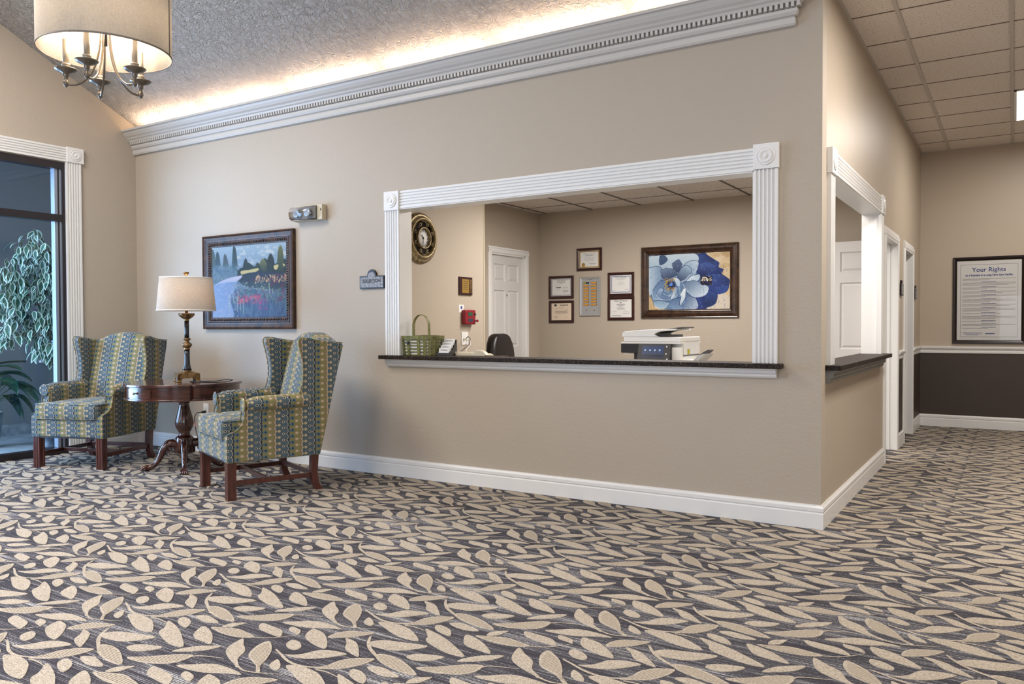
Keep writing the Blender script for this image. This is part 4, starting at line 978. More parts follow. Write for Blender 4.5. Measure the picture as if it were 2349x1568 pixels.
c.dabs((.205,.42,.245,.64),26,[(190,150,70),(160,130,70)],(.006,.013)); c.dabs((.24,.60,.33,.66),22,[(190,150,70),(160,120,60)],(.006,.013)); c.dabs((.26,.44,.33,.5),16,[(190,150,70)],(.006,.012))
c.dabs((.65,.43,.78,.56),60,[(24,24,40),(60,50,50),(30,30,50)],(.01,.025)); c.dabs((.66,.42,.78,.50),40,[(230,224,200),(190,160,110),(240,236,226)],(.006,.013))
c.dabs((.0,.2,1,1),260,[(140,166,196),(70,92,130),(110,136,170)],(.004,.012),2,.28)
c.blur(1); c.grain(12); c.build('painting',p2,-W3+.090,W3-.090,-H3+.090,H3-.090,-.009)

# ------------------------------------------------------------------ certificates
rngc=random.Random(3)
def bars(parent,name,rows,mt,y,seed=0):
    b=MB(); r=random.Random(seed)
    for x0,x1,z,h in rows:
        x=x0
        while x<x1-.002:
            l=min(x1-x,r.uniform(.006,.016)); b.box(x,x+l,y-.0006,y,z-h/2,z+h/2); x+=l+.003
    o=b.build(name,mt,parent); o['kind']='stuff'; return o
def certificate(cx,cz,w_,h_,label,paper,kind):
    e=empty('framed_certificate',(cx,RB,cz),label=label,cat='certificate',group='framed certificates on the reception back wall')
    a,b_=w_/2,h_/2
    frame(e,-a,a,-b_,b_,.03,[(0,0),(0,.014),(.004,.018),(.018,.018),(.028,.012),(.031,.010),(.031,.004)],M_frame3)
    quad(e,'paper',-a+.030,a-.030,-b_+.030,b_-.030,-.006,paper)
    i0,i1=-a+.034,a-.034; t=b_-.034
    if kind=='gold':
        frame(e,i0,i1,-t,t,.01,[(0,.0062),(0,.0068),(.012,.0068),(.012,.0062)],M_seal,name='mat_border')
        bars(e,'print',[(-.08,.08,.072,.002),(-.07,.07,.058,.002),(-.05,.05,.042,.007),(-.06,.06,.018,.002),(-.07,.07,.006,.002),(-.055,.055,-.006,.002),(-.04,.06,-.018,.002),(.0,.085,-.052,.005),(.02,.07,-.066,.002)],M_ink,-.0066,1)
        s=MB().lathe([(.022,0),(.022,.002),(.018,.003),(.001,.0032)],24,c=(-.075,-.0066,-.062),ax='y'); s.build('foil_seal',M_seal,e)
    if kind=='silver':
        frame(e,i0,i1,-t,t,.01,[(0,.0062),(0,.0068),(.012,.0068),(.012,.0062)],M_silver,name='mat_border')
        bars(e,'print',[(-.06,.06,.078,.003),(-.055,.055,.068,.003),(-.05,.05,.058,.003),(-.02,.02,.048,.003),(.02,.09,.0,.002),(.02,.09,-.01,.002),(.02,.095,-.04,.004),(.02,.095,-.056,.003)],M_inkd,-.0066,2)
        MB().tube([(-.075,-.0068,.03),(-.03,-.0068,.034),(-.012,-.0068,.012),(-.02,-.0068,-.02),(-.05,-.0068,-.04),(-.07,-.0068,-.01)],.0008,4,closed=True).build('emblem_outline',M_ink,e)
        bars(e,'emblem_lettering',[(-.065,-.005,-.002,.012)],M_inkd,-.0068,5)
    if kind=='tan':
        bars(e,'print',[(-.02,.09,.078,.009),(-.04,.04,.045,.004),(-.09,-.05,.032,.002),(.05,.09,.03,.002),(-.08,.08,.008,.003),(-.085,.085,-.002,.003),(-.085,.085,-.012,.003),(-.08,.06,-.022,.002),(-.09,-.05,-.062,.006),(.04,.09,-.066,.002)],M_inkd,-.0066,3)
        MB().box(-.095,-.065,-.0068,-.0062,.066,.090).build('emblem',M_inkd,e)
    if kind=='blue':
        frame(e,i0+.010,i1-.010,-t+.010,t-.010,.01,[(0,.0062),(0,.0070),(.006,.0070),(.006,.0062)],M_inkb,name='printed_border')
        text('lettering','State of Missouri',.020,M_ink,e,(0,-.007,.078),(pi/2,0,0))
        bars(e,'print',[(-.05,.05,.062,.002),(-.045,.045,.054,.002),(-.02,.02,.034,.002),(-.04,.04,.014,.002),(-.05,.05,.004,.002),(-.02,.03,-.01,.002),(-.10,-.07,-.07,.003),(.05,.10,-.06,.004)],M_ink,-.0066,4)
    if kind=='plain':
        text('lettering','State of Missouri',.024,M_inkd,e,(0,-.007,.086),(pi/2,0,0))
        MB().lathe([(.007,0),(.007,.001),(.002,.0012)],10,c=(0,-.0066,.066),ax='y').build('emblem',M_inkd,e)
        bars(e,'print',[(-.05,.05,.050,.003),(-.055,.055,.042,.003),(-.04,.04,.034,.003),(-.02,.02,.018,.003),(-.05,.05,.008,.003),(-.04,.04,-.004,.003),(-.05,.06,-.014,.002),(-.10,-.05,-.035,.002),(.03,.10,-.035,.002),(.02,.10,-.055,.003),(-.11,.0,-.078,.003),(-.11,.0,-.086,.003)],M_inkd,-.0066,6)
    return e
certificate(-3.260,1.942,.325,.262,'framed certificate with a gold seal hung highest above the annunciator panel',M_paper,'gold')
certificate(-3.632,1.628,.332,.270,'framed certificate with a silver border, upper left of the annunciator panel',M_paper,'silver')
certificate(-3.630,1.338,.332,.264,'framed tan certificate, lower left of the annunciator panel',M_cream,'tan')
certificate(-2.860,1.640,.324,.272,'framed certificate with a blue border, upper right of the annunciator panel',M_paper,'blue')
certificate(-2.860,1.366,.328,.266,'framed plain white certificate, lower right of the annunciator panel',M_paper,'plain')
# annunciator panel
an=empty('annunciator_panel',(-3.250,RB,1.510),label='silver nurse call panel with two columns of amber lamps between the certificates',cat='panel')
frame(an,-.133,.133,-.226,.226,.02,[(0,0),(0,.012),(.004,.016),(.020,.010),(.024,.006),(.024,.004)],M_silver)
quad(an,'face_plate',-.112,.112,-.205,.205,-.006,M_silver)
for col_ in (0,1):
    for r_ in range(9):
        x=-.088+col_*.100; z=.158-r_*.0315
        m_=MB().box(x,x+.074,-.009,-.006,z-.010,z+.010).build('lamp_module',M_black,an)
        bb=MB()
        for k in range(4): bb.box(x+.003+k*.0175,x+.003+k*.0175+.0145,-.0105,-.009,z-.008,z+.008)
        if col_==0 and r_==0:
            MB().box(x+.003,x+.0175,-.0105,-.009,z-.008,z+.008).box(x+.0205,x+.035,-.0105,-.009,z-.008,z+.008).build('indicator_window',M_orange,m_); MB().box(x+.038,x+.071,-.0105,-.009,z-.008,z+.008).build('indicator_window',M_potd,m_)
        else: bb.build('indicator_window',M_amber,m_)
for x in (-.050,.050): MB().tube([(x-.008,-.008,-.165),(x+.008,-.008,-.165),(x+.008,-.008,-.150),(x-.004,-.008,-.150)],.0015,5).build('key_slot_mark',M_inkd,an)
MB().box(-.0015,.0015,-.009,-.006,-.195,.185).build('divider',M_silver,an)
MB().box(-.03,.03,-.008,-.006,.194,.199).build('heading_strip',M_gold,an)
# ------------------------------------------------------------------ reception counter ledge and apron
ct=empty('counter_ledge',(-1.74,0,0),label='dark speckled granite ledge of the reception opening',cat='counter')
MB().box(-1.53,1.53,-.085,.16,.9165,.946).box(-1.36,-.56,.15,.30,.9165,.946).build('granite_slab',M_granite,ct,bevel=.004)
ap=[(0,0),(.010,0),(.014,.008),(.022,.010),(.026,.018),(.026,.030),(.034,.034),(.040,.042),(.040,.060),(.046,.064),(.048,.072),(.052,.078),(0,.078)]
MB().prism([(a,(b-.078)*.75) for a,b in ap],(NY,ZA,XA),-1.495,1.495,org=(0,0,.9165)).build('apron_moulding',M_white,ct)
c2_=empty('side_counter_ledge',(0,1.24,0),label='dark granite ledge of the smaller side opening facing the hall',cat='counter')
MB().box(-.15,.085,-1.135,1.16,.905,.935).build('granite_slab',M_granite,c2_,bevel=.004)
MB().prism([(a,b-.078) for a,b in ap],(XA,ZA,YA),-1.11,1.13,org=(0,0,.905)).build('apron_moulding',M_steelb if False else mat('grey_trim_paint',rgb(130,130,128),.4),c2_)
# inner desk of the reception room
dk_=empty('reception_desk',(-1.9,.75,0),label='low desk inside the reception room under the copier',cat='desk')
MB().box(-1.2,1.6,-.35,.35,.75,.79).build('desktop',M_plc,dk_,bevel=.004)
MB().box(-1.2,-1.16,-.33,.33,0,.75).build('side_panel',M_plc,dk_); MB().box(1.56,1.6,-.33,.33,0,.75).build('side_panel',M_plc,dk_)
MB().box(-1.16,1.56,.30,.32,0.3,.75).build('modesty_panel',M_plc,dk_)

# green woven basket
bk=empty('basket',(-2.99,.105,.9465),label='green woven splint basket with a tall handle on the counter ledge',cat='basket')
def oval(z,k=0,n=40):
    t=z/.14; a=.174+.012*t; b_=.090+.016*t; return [((a+k)*math.copysign(abs(math.cos(q))**.7,math.cos(q)),(b_+k)*math.copysign(abs(math.sin(q))**.7,math.sin(q)),z) for q in [2*pi*i/n for i in range(n)]]
for i in range(20):
    q=2*pi*(i+.5)/20
    def pt(z):
        t=z/.14; a=.176+.012*t; b_=.092+.016*t; return (a*math.copysign(abs(math.cos(q))**.7,math.cos(q)),b_*math.copysign(abs(math.sin(q))**.7,math.sin(q)),z)
    P=[pt(z) for z in (0,.035,.07,.105,.14)]
    tn=Vector((-math.sin(q)*1.4,math.cos(q)*.8,0)).normalized()*.0125
    MB().ribbon(P,tn,.002).build('splint_stake',M_green,bk)
for j,z in enumerate((.004,.028,.052,.076,.100,.121)):
    b=MB(); n=40; A_=oval(z,0); 
    vs=[];
    for i,p in enumerate(A_):
        wv=.0028*(1 if (i//2+j)%2 else -1); d=Vector((p[0],p[1],0)).normalized()*wv
        vs+=[(p[0]+d.x,p[1]+d.y,z-.0055),(p[0]+d.x,p[1]+d.y,z+.0055)]
    b.add(vs,[(2*i,2*((i+1)%n),2*((i+1)%n)+1,2*i+1) for i in range(n)],0,True); o=b.build('splint_weaver',M_green,bk); s_=o.modifiers.new('solid','SOLIDIFY'); s_.thickness=.0015
b=MB(); n=40; O1=oval(.128,.006); O2=oval(.152,.006); O3=oval(.152,-.002); O4=oval(.128,-.002)
b.add(O1+O2+O3+O4,[(r*n+i,r*n+(i+1)%n,((r+1)%4)*n+(i+1)%n,((r+1)%4)*n+i) for r in range(4) for i in range(n)]); b.build('rim',M_green,bk)
MB().box(-.13,.13,-.065,.065,.0,.004).build('basket_bottom',M_green,bk)
hp=[(-.078,0,.128)]+[(-.076*math.cos(t)if True else 0,0,.225+.090*math.sin(t)) for t in np.linspace(0,pi,15)]+[(.078,0,.128)]
MB().ribbon(hp,(0,.014,0),.004).build('handle',M_green,bk)
MB().lathe([(.004,0),(.012,.004),(.014,.010),(.010,.016),(.001,.018)],14,c=(-.045,-.103,.098),ax='y').build('latch_bead',M_potd,bk)
lin_=MB(); n=40; A1=oval(.006,-.005); A2=oval(.124,-.005); lin_.add(A1+A2,[(i,(i+1)%n,n+(i+1)%n,n+i) for i in range(n)],0,True); lin_.build('paper_liner',M_paper,bk)
# business card holder
chd=empty('card_holder',(-2.745,.10,.945),math.radians(6),label='tiered clear plastic business card holder with white cards on the ledge',cat='card holder')
MB().prism([(-.05,0),(.07,0),(.07,.118),(.062,.118),(.052,.09),(.03,.07),(.01,.05),(-.012,.036),(-.035,.026),(-.05,.030)],(YA,ZA,XA),-.055,-.052).prism([(-.05,0),(.07,0),(.07,.118),(.062,.118),(.052,.09),(.03,.07),(.01,.05),(-.012,.036),(-.035,.026),(-.05,.030)],(YA,ZA,XA),.052,.055).box(-.052,.052,-.05,-.047,0,.024).box(-.055,.055,.068,.071,0,.122).box(-.052,.052,-.05,.07,0,.003).build('holder_body',M_steelb,chd)
for k in range(4):
    y=-.038+k*.026; z=.012+k*.023
    q=MB().box(-.046,.046,0,.008,0,.048); q.xf(Matrix.Translation((0,y,z))@Matrix.Rotation(math.radians(-14),4,'X')); cdo=q.build('card_stack',M_paper,chd)
    q=MB().box(-.030,.030,-.0006,0,.030,.034).box(-.038,.020,-.0006,0,.037,.039); q.xf(Matrix.Translation((0,y,z))@Matrix.Rotation(math.radians(-14),4,'X')); q.build('card_print',M_ink,cdo)
# cream telephone
tp=empty('telephone',(-2.56,.215,.945),math.radians(4),label='cream desk telephone lying low on the counter ledge',cat='telephone')
MB().prism([(-.13,0),(.13,0),(.13,.006),(.10,.018),(-.13,.016)],(XA,ZA,YA),-.07,.07).build('phone_base',M_plc,tp,bevel=.004)
MB().rbox(-.155,.05,-.065,-.022,.012,.030,.008,2).build('handset_grip',M_plc,tp)
MB().prism([(.03,.012),(.145,.004),(.120,.030),(.095,.044),(.055,.046),(.038,.034)],(XA,ZA,YA),-.07,-.015).build('handset_end',M_plc,tp,bevel=.006)
tag(MB().box(-3.10,-2.93,.225,.262,.9455,1.10).build('black_display_board',M_black,bevel=.004),'black flat board standing behind the green basket','board')

# clock on the stub wall
ck=empty('wall_clock',(-3.45,.665,1.935),label='round antique brass openwork wall clock above the basket',cat='clock')
def cl(nm,prof,mt,seg=56,par=None,flute=None,caps=True): return MB().lathe(prof,seg,ax='x',flute=flute,caps=caps).build(nm,mt,par or ck)
cl('case_rim',[(.218,0),(.222,.010),(.218,.020),(.205,.026),(.203,.030),(.198,.026),(.180,.040),(.172,.052),(.166,.054),(.160,.050),(.150,.046),(.148,.024)],M_clock,caps=False)
cl('backing',[(.20,.002),(.20,.022),(.001,.024)],M_black)
bd=MB()
for i in range(90):
    a=2*pi*i/90; q=MB().lathe([(.0005,-.0035),(.0035,0),(.0005,.0035)],5); q.xf(Matrix.Translation((.054,.1585*math.cos(a),.1585*math.sin(a)))); bd.add(q.v,q.f,0,True)
bo=bd.build('beaded_ring',M_seal,ck); bo['kind']='stuff'
sc_=MB()
for i in range(8):
    a0=2*pi*i/8
    for s in (-1,1):
        P=[(.046,(.088+.058*math.sin(pi*t)**.8*1.0)*math.cos(a0+s*(t-.5)*.95),(.088+.058*math.sin(pi*t)**.8)*math.sin(a0+s*(t-.5)*.95)) for t in np.linspace(0,1,9)]
        sc_.tube(P,.0045,6)
    P=[(.046,(.122+.013*math.cos(q))*math.cos(a0+.393)+.013*math.sin(q)*-math.sin(a0+.393),(.122+.013*math.cos(q))*math.sin(a0+.393)+.013*math.sin(q)*math.cos(a0+.393)) for q in np.linspace(0,2*pi,10)[:-1]]
    sc_.tube(P,.004,6,closed=True)
sc_.build('openwork_scrolls',M_clock,ck)
cl('dial_bezel',[(.094,.026),(.094,.056),(.088,.060),(.080,.054),(.079,.030)],M_clock,caps=False)
cl('dial',[(.080,.030),(.080,.034),(.001,.035)],M_paper)
nums=['XII','I','II','III','IIII','V','VI','VII','VIII','IX','X','XI']
for i,t in enumerate(nums):
    a=pi/2-i*pi/6; text('numeral',t,.019,M_inkd,ck,(.036,.063*math.cos(a),.063*math.sin(a)),(pi/2,0,pi/2)).rotation_euler=(Matrix.Rotation(-(i*pi/6),4,'X')@Matrix.Rotation(pi/2,4,'Z')@Matrix.Rotation(pi/2,4,'X')).to_euler()
def hand(nm,ang,l,wd):
    a=pi/2-ang; d=Vector((0,math.cos(a),math.sin(a))); n=Vector((0,-math.sin(a),math.cos(a)))
    P=[-d*.012-n*wd*.5,-d*.012+n*wd*.5,d*l*.7+n*wd,d*l,d*l*.7-n*wd]; P=[p+Vector((.040,0,0)) for p in P]; Q=[p+Vector((.0015,0,0)) for p in P]
    MB().add(P+Q,[(4,3,2,1,0),(5,6,7,8,9)]+[(i,(i+1)%5,(i+1)%5+5,i+5) for i in range(5)]).build(nm,M_inkd,ck)
hand('hour_hand',math.radians(-38),.036,.004); hand('minute_hand',math.radians(183),.062,.0028)
MB().lathe([(.006,.036),(.006,.044),(.001,.046)],12,ax='x').build('hub',M_inkd,ck)

# plaque, red annunciator, card, outlet and cords on the stub wall (y measured along the wall)
SX=-3.45
pq=empty('wall_plaque',(SX,1.335,1.547),label='small dark plaque with a gold plate on the clock wall',cat='plaque')
MB().box(0,.014,-.105,.105,-.085,.085).build('board',M_frame3,pq,bevel=.003); MB().box(.014,.016,-.065,.045,-.065,.065).build('gold_plate',M_seal,pq); MB().box(.014,.016,.055,.095,-.065,.065).build('gold_plate',M_gold,pq)
for k in range(5): MB().box(.016,.0166,-.045,.025,.042-.018*k,.046-.018*k).build('engraved_line',M_inkd,pq)
fa=empty('fire_alarm_panel',(SX,1.365,1.258),label='red remote alarm panel with a small green display on the clock wall',cat='alarm panel')
MB().rbox(0,.05,-.092,.080,-.072,.066,.014,2).build('housing',M_red,fa)
MB().box(.050,.052,-.050,.020,.006,.044).build('display',M_lcd,fa); MB().box(.050,.052,-.050,.030,-.046,-.016).build('label_plate',M_potd,fa)
MB().lathe([(.012,.048),(.012,.056),(.008,.058)],14,ax='x',c=(0,.062,.026)).build('key_switch',M_potd,fa); MB().lathe([(.006,.048),(.006,.070),(.014,.074),(.012,.082)],12,ax='x',c=(0,.064,-.038)).build('button',M_red,fa)
pc=tag(MB().box(SX,SX+.002,1.235,1.315,1.30,1.372).build('posted_card',M_paper),'small white card with a blue mark tucked above the red alarm panel','card')
MB().box(SX+.002,SX+.0028,1.262,1.288,1.332,1.358).build('printed_mark',M_inkb,pc)
oj=empty('phone_jack_plate',(SX,1.325,1.055),label='white double wall jack plate under the red alarm panel',cat='outlet')
MB().box(0,.006,-.055,.055,-.060,.062).build('cover_plate',M_plw,oj,bevel=.002); MB().box(.006,.009,-.030,-.008,-.018,.004).box(.006,.009,.012,.034,-.018,.004).build('socket',M_plc,oj)
tag(MB().tube([(SX+.012,1.335,1.055),(SX+.05,1.31,1.075),(SX+.14,1.22,1.055),(SX+.28,1.0,1.0),(SX+.5,.6,.975),(SX+.72,.25,.957)],.004,6).build('grey_cord',M_steelb),'grey cord looping from the wall jack to the telephone','cord')
tag(MB().tube([(SX+.012,1.345,1.04),(SX+.04,1.36,1.03),(SX+.12,1.25,1.0),(SX+.26,1.0,.975),(SX+.6,.5,.955)],.0035,6).build('white_cord',M_plw),'thin white cord hanging from the wall jack','cord')
# office chair back
oc=empty('office_chair',(-3.43,1.96,0),math.radians(95),label='black leather office chair behind the counter near the door',cat='chair')
MB().rbox(-.235,.235,-.05,.05,.55,1.095,.045,3,puff=(0,.02,0),seg=8,fn=lambda p:Vector((p.x*(1-.55*max(0,(p.z-.85)/.25)**3),p.y+.08*(p.z-.55),p.z))).build('backrest',M_leather,oc)
MB().rbox(-.24,.24,-.52,-.03,.44,.53,.04,3,puff=(0,0,.015),seg=6).build('seat',M_leather,oc)
MB().tube([(0,-.25,.12),(0,-.25,.45)],.028,12).build('gas_post',M_black,oc)
for k in range(5):
    a=2*pi*k/5; lo=MB().tube([(0,-.25,.12),(.28*math.cos(a),-.25+.28*math.sin(a),.075)],[.024,.016],8).build('base_spoke',M_black,oc); MB().lathe([(.028,-.012),(.028,.012)],14,c=(.29*math.cos(a),-.25+.29*math.sin(a),.03),ax='x').build('caster',M_black,lo)
for s in (-1,1): MB().tube([(s*.25,-.08,.62),(s*.27,-.12,.68),(s*.27,-.36,.68),(s*.25,-.38,.5)],.016,8).build('armrest',M_black,oc)

# copier on the desk (front faces -y)
cpx,cpy=-1.60,.80
cp=empty('copier',(cpx,cpy,.79),label='white multifunction copier with a tilted touch screen and side paper tray',cat='copier')
MB().box(.10,.475,.03,.40,0,.16).build('body',M_plw,cp,bevel=.008)
MB().box(.40,.474,-.01,.03,.0,.22).build('right_front_post',M_plw,cp,bevel=.004)
MB().box(.10,.40,.0,.05,0,.18).build('front_recess',M_black,cp)
MB().box(0,.33,-.02,.05,.175,.245).build('front_shelf',M_black,cp,bevel=.004)
MB().prism([(-.02,.245),(.42,.245),(.42,.258),(-.02,.258)],(YA,ZA,XA),0,.475).build('white_band',M_plw,cp,bevel=.003)
MB().box(.02,.475,-.015,.41,.258,.295).build('scanner_body',M_plw,cp,bevel=.008)
MB().box(.0,.475,.05,.40,.16,.25).build('upper_body',M_plw,cp,bevel=.006)
MB().prism([(0,.295),(.30,.295),(.26,.315),(.30,.335),(.42,.345),(.42,.355),(.28,.352),(.16,.348),(.02,.335),(0,.325)],(XA,ZA,YA),0,.36).build('document_feeder',M_plw,cp,bevel=.006)
q=MB().prism([(.22,.312),(.30,.330),(.46,.362),(.462,.370),(.30,.352),(.10,.350)],(XA,ZA,YA),.05,.31); q.build('feeder_tray',M_steelb,cp,bevel=.002)
MB().box(.24,.36,.02,.34,.295,.312).build('feeder_exit',M_black,cp)
T_=Matrix.Translation((.145,-.065,.105))@Matrix.Rotation(math.radians(-18),4,'X')
q=MB().box(0,.258,0,.022,0,.150); q.xf(T_); sp=q.build('control_panel',M_black,cp,bevel=.003)
q=MB().box(.034,.206,-.001,0,.040,.132); q.xf(T_); so=q.build('touch_screen',M_screen,sp)
q=MB().box(.036,.204,-.0016,-.001,.044,.064); q.xf(T_); q.build('screen_bar',M_screen2,sp)
q=MB()
for i in range(4): q.box(.054+i*.038,.066+i*.038,-.0018,-.001,.092,.104)
q.xf(T_); q.build('screen_icons',M_icon,sp)
q=MB()
for i,(a,b_) in enumerate(((.226,.125),(.226,.07),(.238,.03))): q.lathe([(.006,0),(.006,.003),(.004,.004)],10,c=(a,0,b_),ax='y')
q.xf(T_); q.build('panel_buttons',M_plw,sp)
MB().prism([(.475,.0),(.56,.0),(.56,.045),(.520,.125),(.475,.125)],(XA,ZA,YA),.02,.30).build('bypass_tray_housing',M_plw,cp,bevel=.004)
MB().prism([(.50,.05),(.62,.160),(.625,.174),(.58,.160),(.50,.085)],(XA,ZA,YA),.05,.27).build('bypass_tray',M_silver,cp,bevel=.002)
MB().prism([(.58,.148),(.62,.172),(.650,.198),(.640,.203),(.605,.186),(.575,.164)],(XA,ZA,YA),.10,.20).build('tray_extension',M_steelb,cp)
MB().box(.475,.477,.12,.17,.165,.205).build('hazard_sticker',M_orange,cp)
MB().box(.475,.478,.03,.38,.155,.159).build('side_seam',M_steelb,cp)

# ------------------------------------------------------------------ reception sign, emergency light
sg=empty('reception_sign',(-3.393,0,1.525),label='small slate sign reading RECEPTION left of the opening',cat='sign')
def archp(a,b0,b1,r,off):
    P=[(-a+off,b0+off),(a-off,b0+off),(a-off,b1-off),(r*1.15-off,b1-off)]
    for t in np.linspace(0,pi,9): P.append(((r-off)*math.cos(t),b1-off+.004+(r-off)*math.sin(t)*1.0))
    return P+[(-r*1.15+off,b1-off),(-a+off,b1-off)]
MB().prism(archp(.128,-.053,.048,.048,0),(XA,ZA,NY),0,.016).build('sign_frame',M_frame4,sg,bevel=.002)
MB().prism(archp(.128,-.053,.048,.048,.010),(XA,ZA,NY),.016,.0175).build('slate_face',M_slate,sg)
text('lettering','RECEPTION',.036,M_inkd,sg,(0,-.018,.006),(pi/2,0,0),bold=.0006)
el=empty('emergency_light',(-4.06,0,2.115),label='twin lamp emergency light with clear cover high on the front wall',cat='emergency light')
MB().rbox(-.17,.165,-.05,0,-.062,.068,.008,2).build('back_box',M_plc,el)
MB().box(.11,.168,-.058,-.048,-.058,.064).build('end_cap',M_plc,el,bevel=.003); MB().box(.150,.160,-.0595,-.058,.012,.030).build('test_switch',M_black,el)
n=20; PR=[(-.05,-.060)]+[(-.05-.060*math.sin(t)**.8,-.060*math.cos(t)) for t in np.linspace(0,pi,13)[1:-1]]+[(-.05,.060)]
MB().prism(PR,(YA,ZA,XA),-.17,.108,smooth=True).build('clear_cover',M_lens,el)
for x in (-.10,.03):
    MB().lathe([(.012,0),(.034,.02),(.037,.032),(.035,.034),(.004,.018)],20,c=(x,-.062,.004),ax='y').build('lamp_head',M_silver,el)
MB().box(-.155,.10,-.064,-.05,-.045,.05).build('reflector_plate',mat('dull_grey_reflector',rgb(150,150,148),.6),el)

# ------------------------------------------------------------------ hall: door signs, framed notice
for i,(y,lb) in enumerate(((3.70,'small dark door sign beside the nearer hall doorway'),(4.95,'small dark door sign beside the farther hall doorway'))):
    s=empty('door_sign',(0,y,1.52),label=lb,cat='sign')
    MB().prism([(-.09,-.07),(.09,-.07),(.09,.04),(.045,.045),(.035,.075),(-.035,.075),(-.045,.045),(-.09,.04)],(YA,ZA,XA),0,.018).build('sign_frame',M_frame4,s,bevel=.002)
    MB().prism([(-.078,-.058),(.078,-.058),(.078,.030),(.036,.034),(.026,.063),(-.026,.063),(-.036,.034),(-.078,.030)],(YA,ZA,XA),.018,.0195).build('slate_face',M_slate,s)
nx0,nx1,nz0,nz1=.335,1.035,.953,1.925
no=empty('framed_notice',((nx0+nx1)/2,D,(nz0+nz1)/2),label='large framed residents rights notice on the hall end wall',cat='notice')
a,b_=(nx1-nx0)/2,(nz1-nz0)/2
frame(no,-a,a,-b_,b_,.05,[(0,0),(0,.022),(.006,.028),(.020,.026),(.034,.018),(.040,.014),(.042,.006)],M_frame4)
quad(no,'paper',-a+.040,a-.040,-b_+.040,b_-.040,-.008,M_paper)
frame(no,-a+.075,a-.075,-b_+.075,b_-.085,.01,[(0,.0082),(0,.0090),(.003,.0090),(.003,.0082)],M_ink,name='printed_border')
text('lettering','Your Rights',.068,M_inkb,no,(0,-.0095,b_-.145),(pi/2,0,0),bold=.0005)
text('lettering','As a Resident in a Long-Term Care Facility',.0285,M_inkb,no,(0,-.0095,b_-.205),(pi/2,0,0),bold=.0008,sx=.92)
rows=[];heads=[]; z=b_-.245; r=random.Random(8)
for blk in (2,3,2,2,2,3,2,3,1,3,1,2,1,1,1,1):
    if z<-b_+.16: break
    if blk and z<b_-.25: heads.append((-.07,.07,z,.005)); z-=.011
    for k in range(blk):
        rows.append((-a+.095,(a-.095) if k<blk-1 else r.uniform(-.05,.2),z,.0035)); z-=.0125
    z-=.008
bars(no,'body_text',rows,M_ink,-.0092,11); bars(no,'section_headings',heads,M_inkb,-.0092,12)
bars(no,'footer_text',[(-a+.10,-.06,-b_+.125,.004),(-a+.11,-.07,-b_+.112,.004),(-a+.13,-.10,-b_+.099,.004),(-.03,.06,-b_+.115,.010)],M_inkb,-.0092,13)
MB().box(-a+.042,a-.042,-.012,-.011,-b_+.042,b_-.042).build('glazing',M_pglass,no)

# ------------------------------------------------------------------ window wall and vestibule
w3=empty('window_3',(-L,0,0),kind='structure',label='tall dark bronze framed window to the entrance vestibule with white fluted casing')
MB().prism(flute(.142,.024),(YA,XA,ZA),0,2.71,org=(0,-.710,0)).build('pilaster',M_white,w3)
MB().prism(flute(.132,.024),(ZA,XA,YA),-3.7,-.70,org=(0,0,2.708)).build('head_casing',M_white,w3)
rb_=MB(); rosette(w3,(0,-.624,2.778),XA,.158,.140,.034)
x0,x1=-.085,.004
MB().box(x0,x1,-.735,WY1,0,2.70).box(x0,x1,WY0,WY0+.02,0,2.70).build('jamb',M_bronze,w3)
MB().box(x0,x1,WY0,-.735,2.635,2.70).build('head_bar',M_bronze,w3)
MB().box(x0,x1,WY0,-.735,2.150,2.215).build('transom',M_bronze,w3,bevel=.003)
MB().box(x0,x1,WY0,-.735,0,.060).build('sill_bar',M_bronze,w3,bevel=.003)
MB().box(-.072,-.010,-.757,-.735,.06,2.64).build('aluminium_stop',M_alu,w3); MB().box(-.074,-.012,-.769,-.757,.06,2.64).build('gasket',M_bronze,w3); MB().box(-.080,-.016,-.797,-.769,.06,2.64).build('aluminium_stop',M_alu,w3)
MB().box(-.05,-.044,WY0+.02,-.735,.06,2.15).build('glass_pane',M_glass,w3); MB().box(-.05,-.044,WY0+.02,-.735,2.215,2.635).build('glass_pane',M_glass,w3)
VX0=-8.3; VY1=1.0; VY0=-5.2
struct('floor_vestibule',MB().box(VX0-.1,-L-.02,VY0,VY1,-.06,.0),M_vfloor,'pale grey vestibule floor beyond the window')
# far vestibule wall with a window opening
QY0,QY1,QZ0,QZ1=-.02,.55,.83,1.36
struct('wall_vestibule_far',MB().box(VX0-.1,VX0,VY0,QY0,0,3.0).box(VX0-.1,VX0,QY1,VY1,0,3.0).box(VX0-.1,VX0,QY0,QY1,0,QZ0).box(VX0-.1,VX0,QY0,QY1,QZ1,3.0),M_vwall,'grey plaster wall of the vestibule')
struct('wall_vestibule_end',MB().box(VX0-.1,-L-.12,VY1,VY1+.1,0,3.0),M_vwall)
struct('ceiling_vestibule',MB().box(VX0-.1,-L-.12,VY0,VY1,3.0,3.1),M_vwall)
struct('wall_vestibule_south',MB().box(VX0-.1,-L-.12,VY0-.1,VY0,0,3.0),M_vwall)
struct('baseboard_vestibule',MB().box(VX0,VX0+.015,VY0,VY1,0,.12),M_potg)
w4=empty('window_4',(VX0,(QY0+QY1)/2,0),kind='structure',label='small white framed window at the far end of the vestibule')
hy=(QY1-QY0)/2
MB().box(-.03,.03,-hy-.04,-hy+.02,QZ0-.04,QZ1+.04).box(-.03,.03,hy-.02,hy+.04,QZ0-.04,QZ1+.04).box(-.03,.03,-hy,hy,QZ1-.02,QZ1+.04).box(-.03,.05,-hy-.05,hy+.05,QZ0-.05,QZ0+.02).box(-.02,.02,-.01,.01,QZ0,QZ1).box(-.02,.02,-hy,hy,1.09,1.105).build('window_frame',M_white,w4)
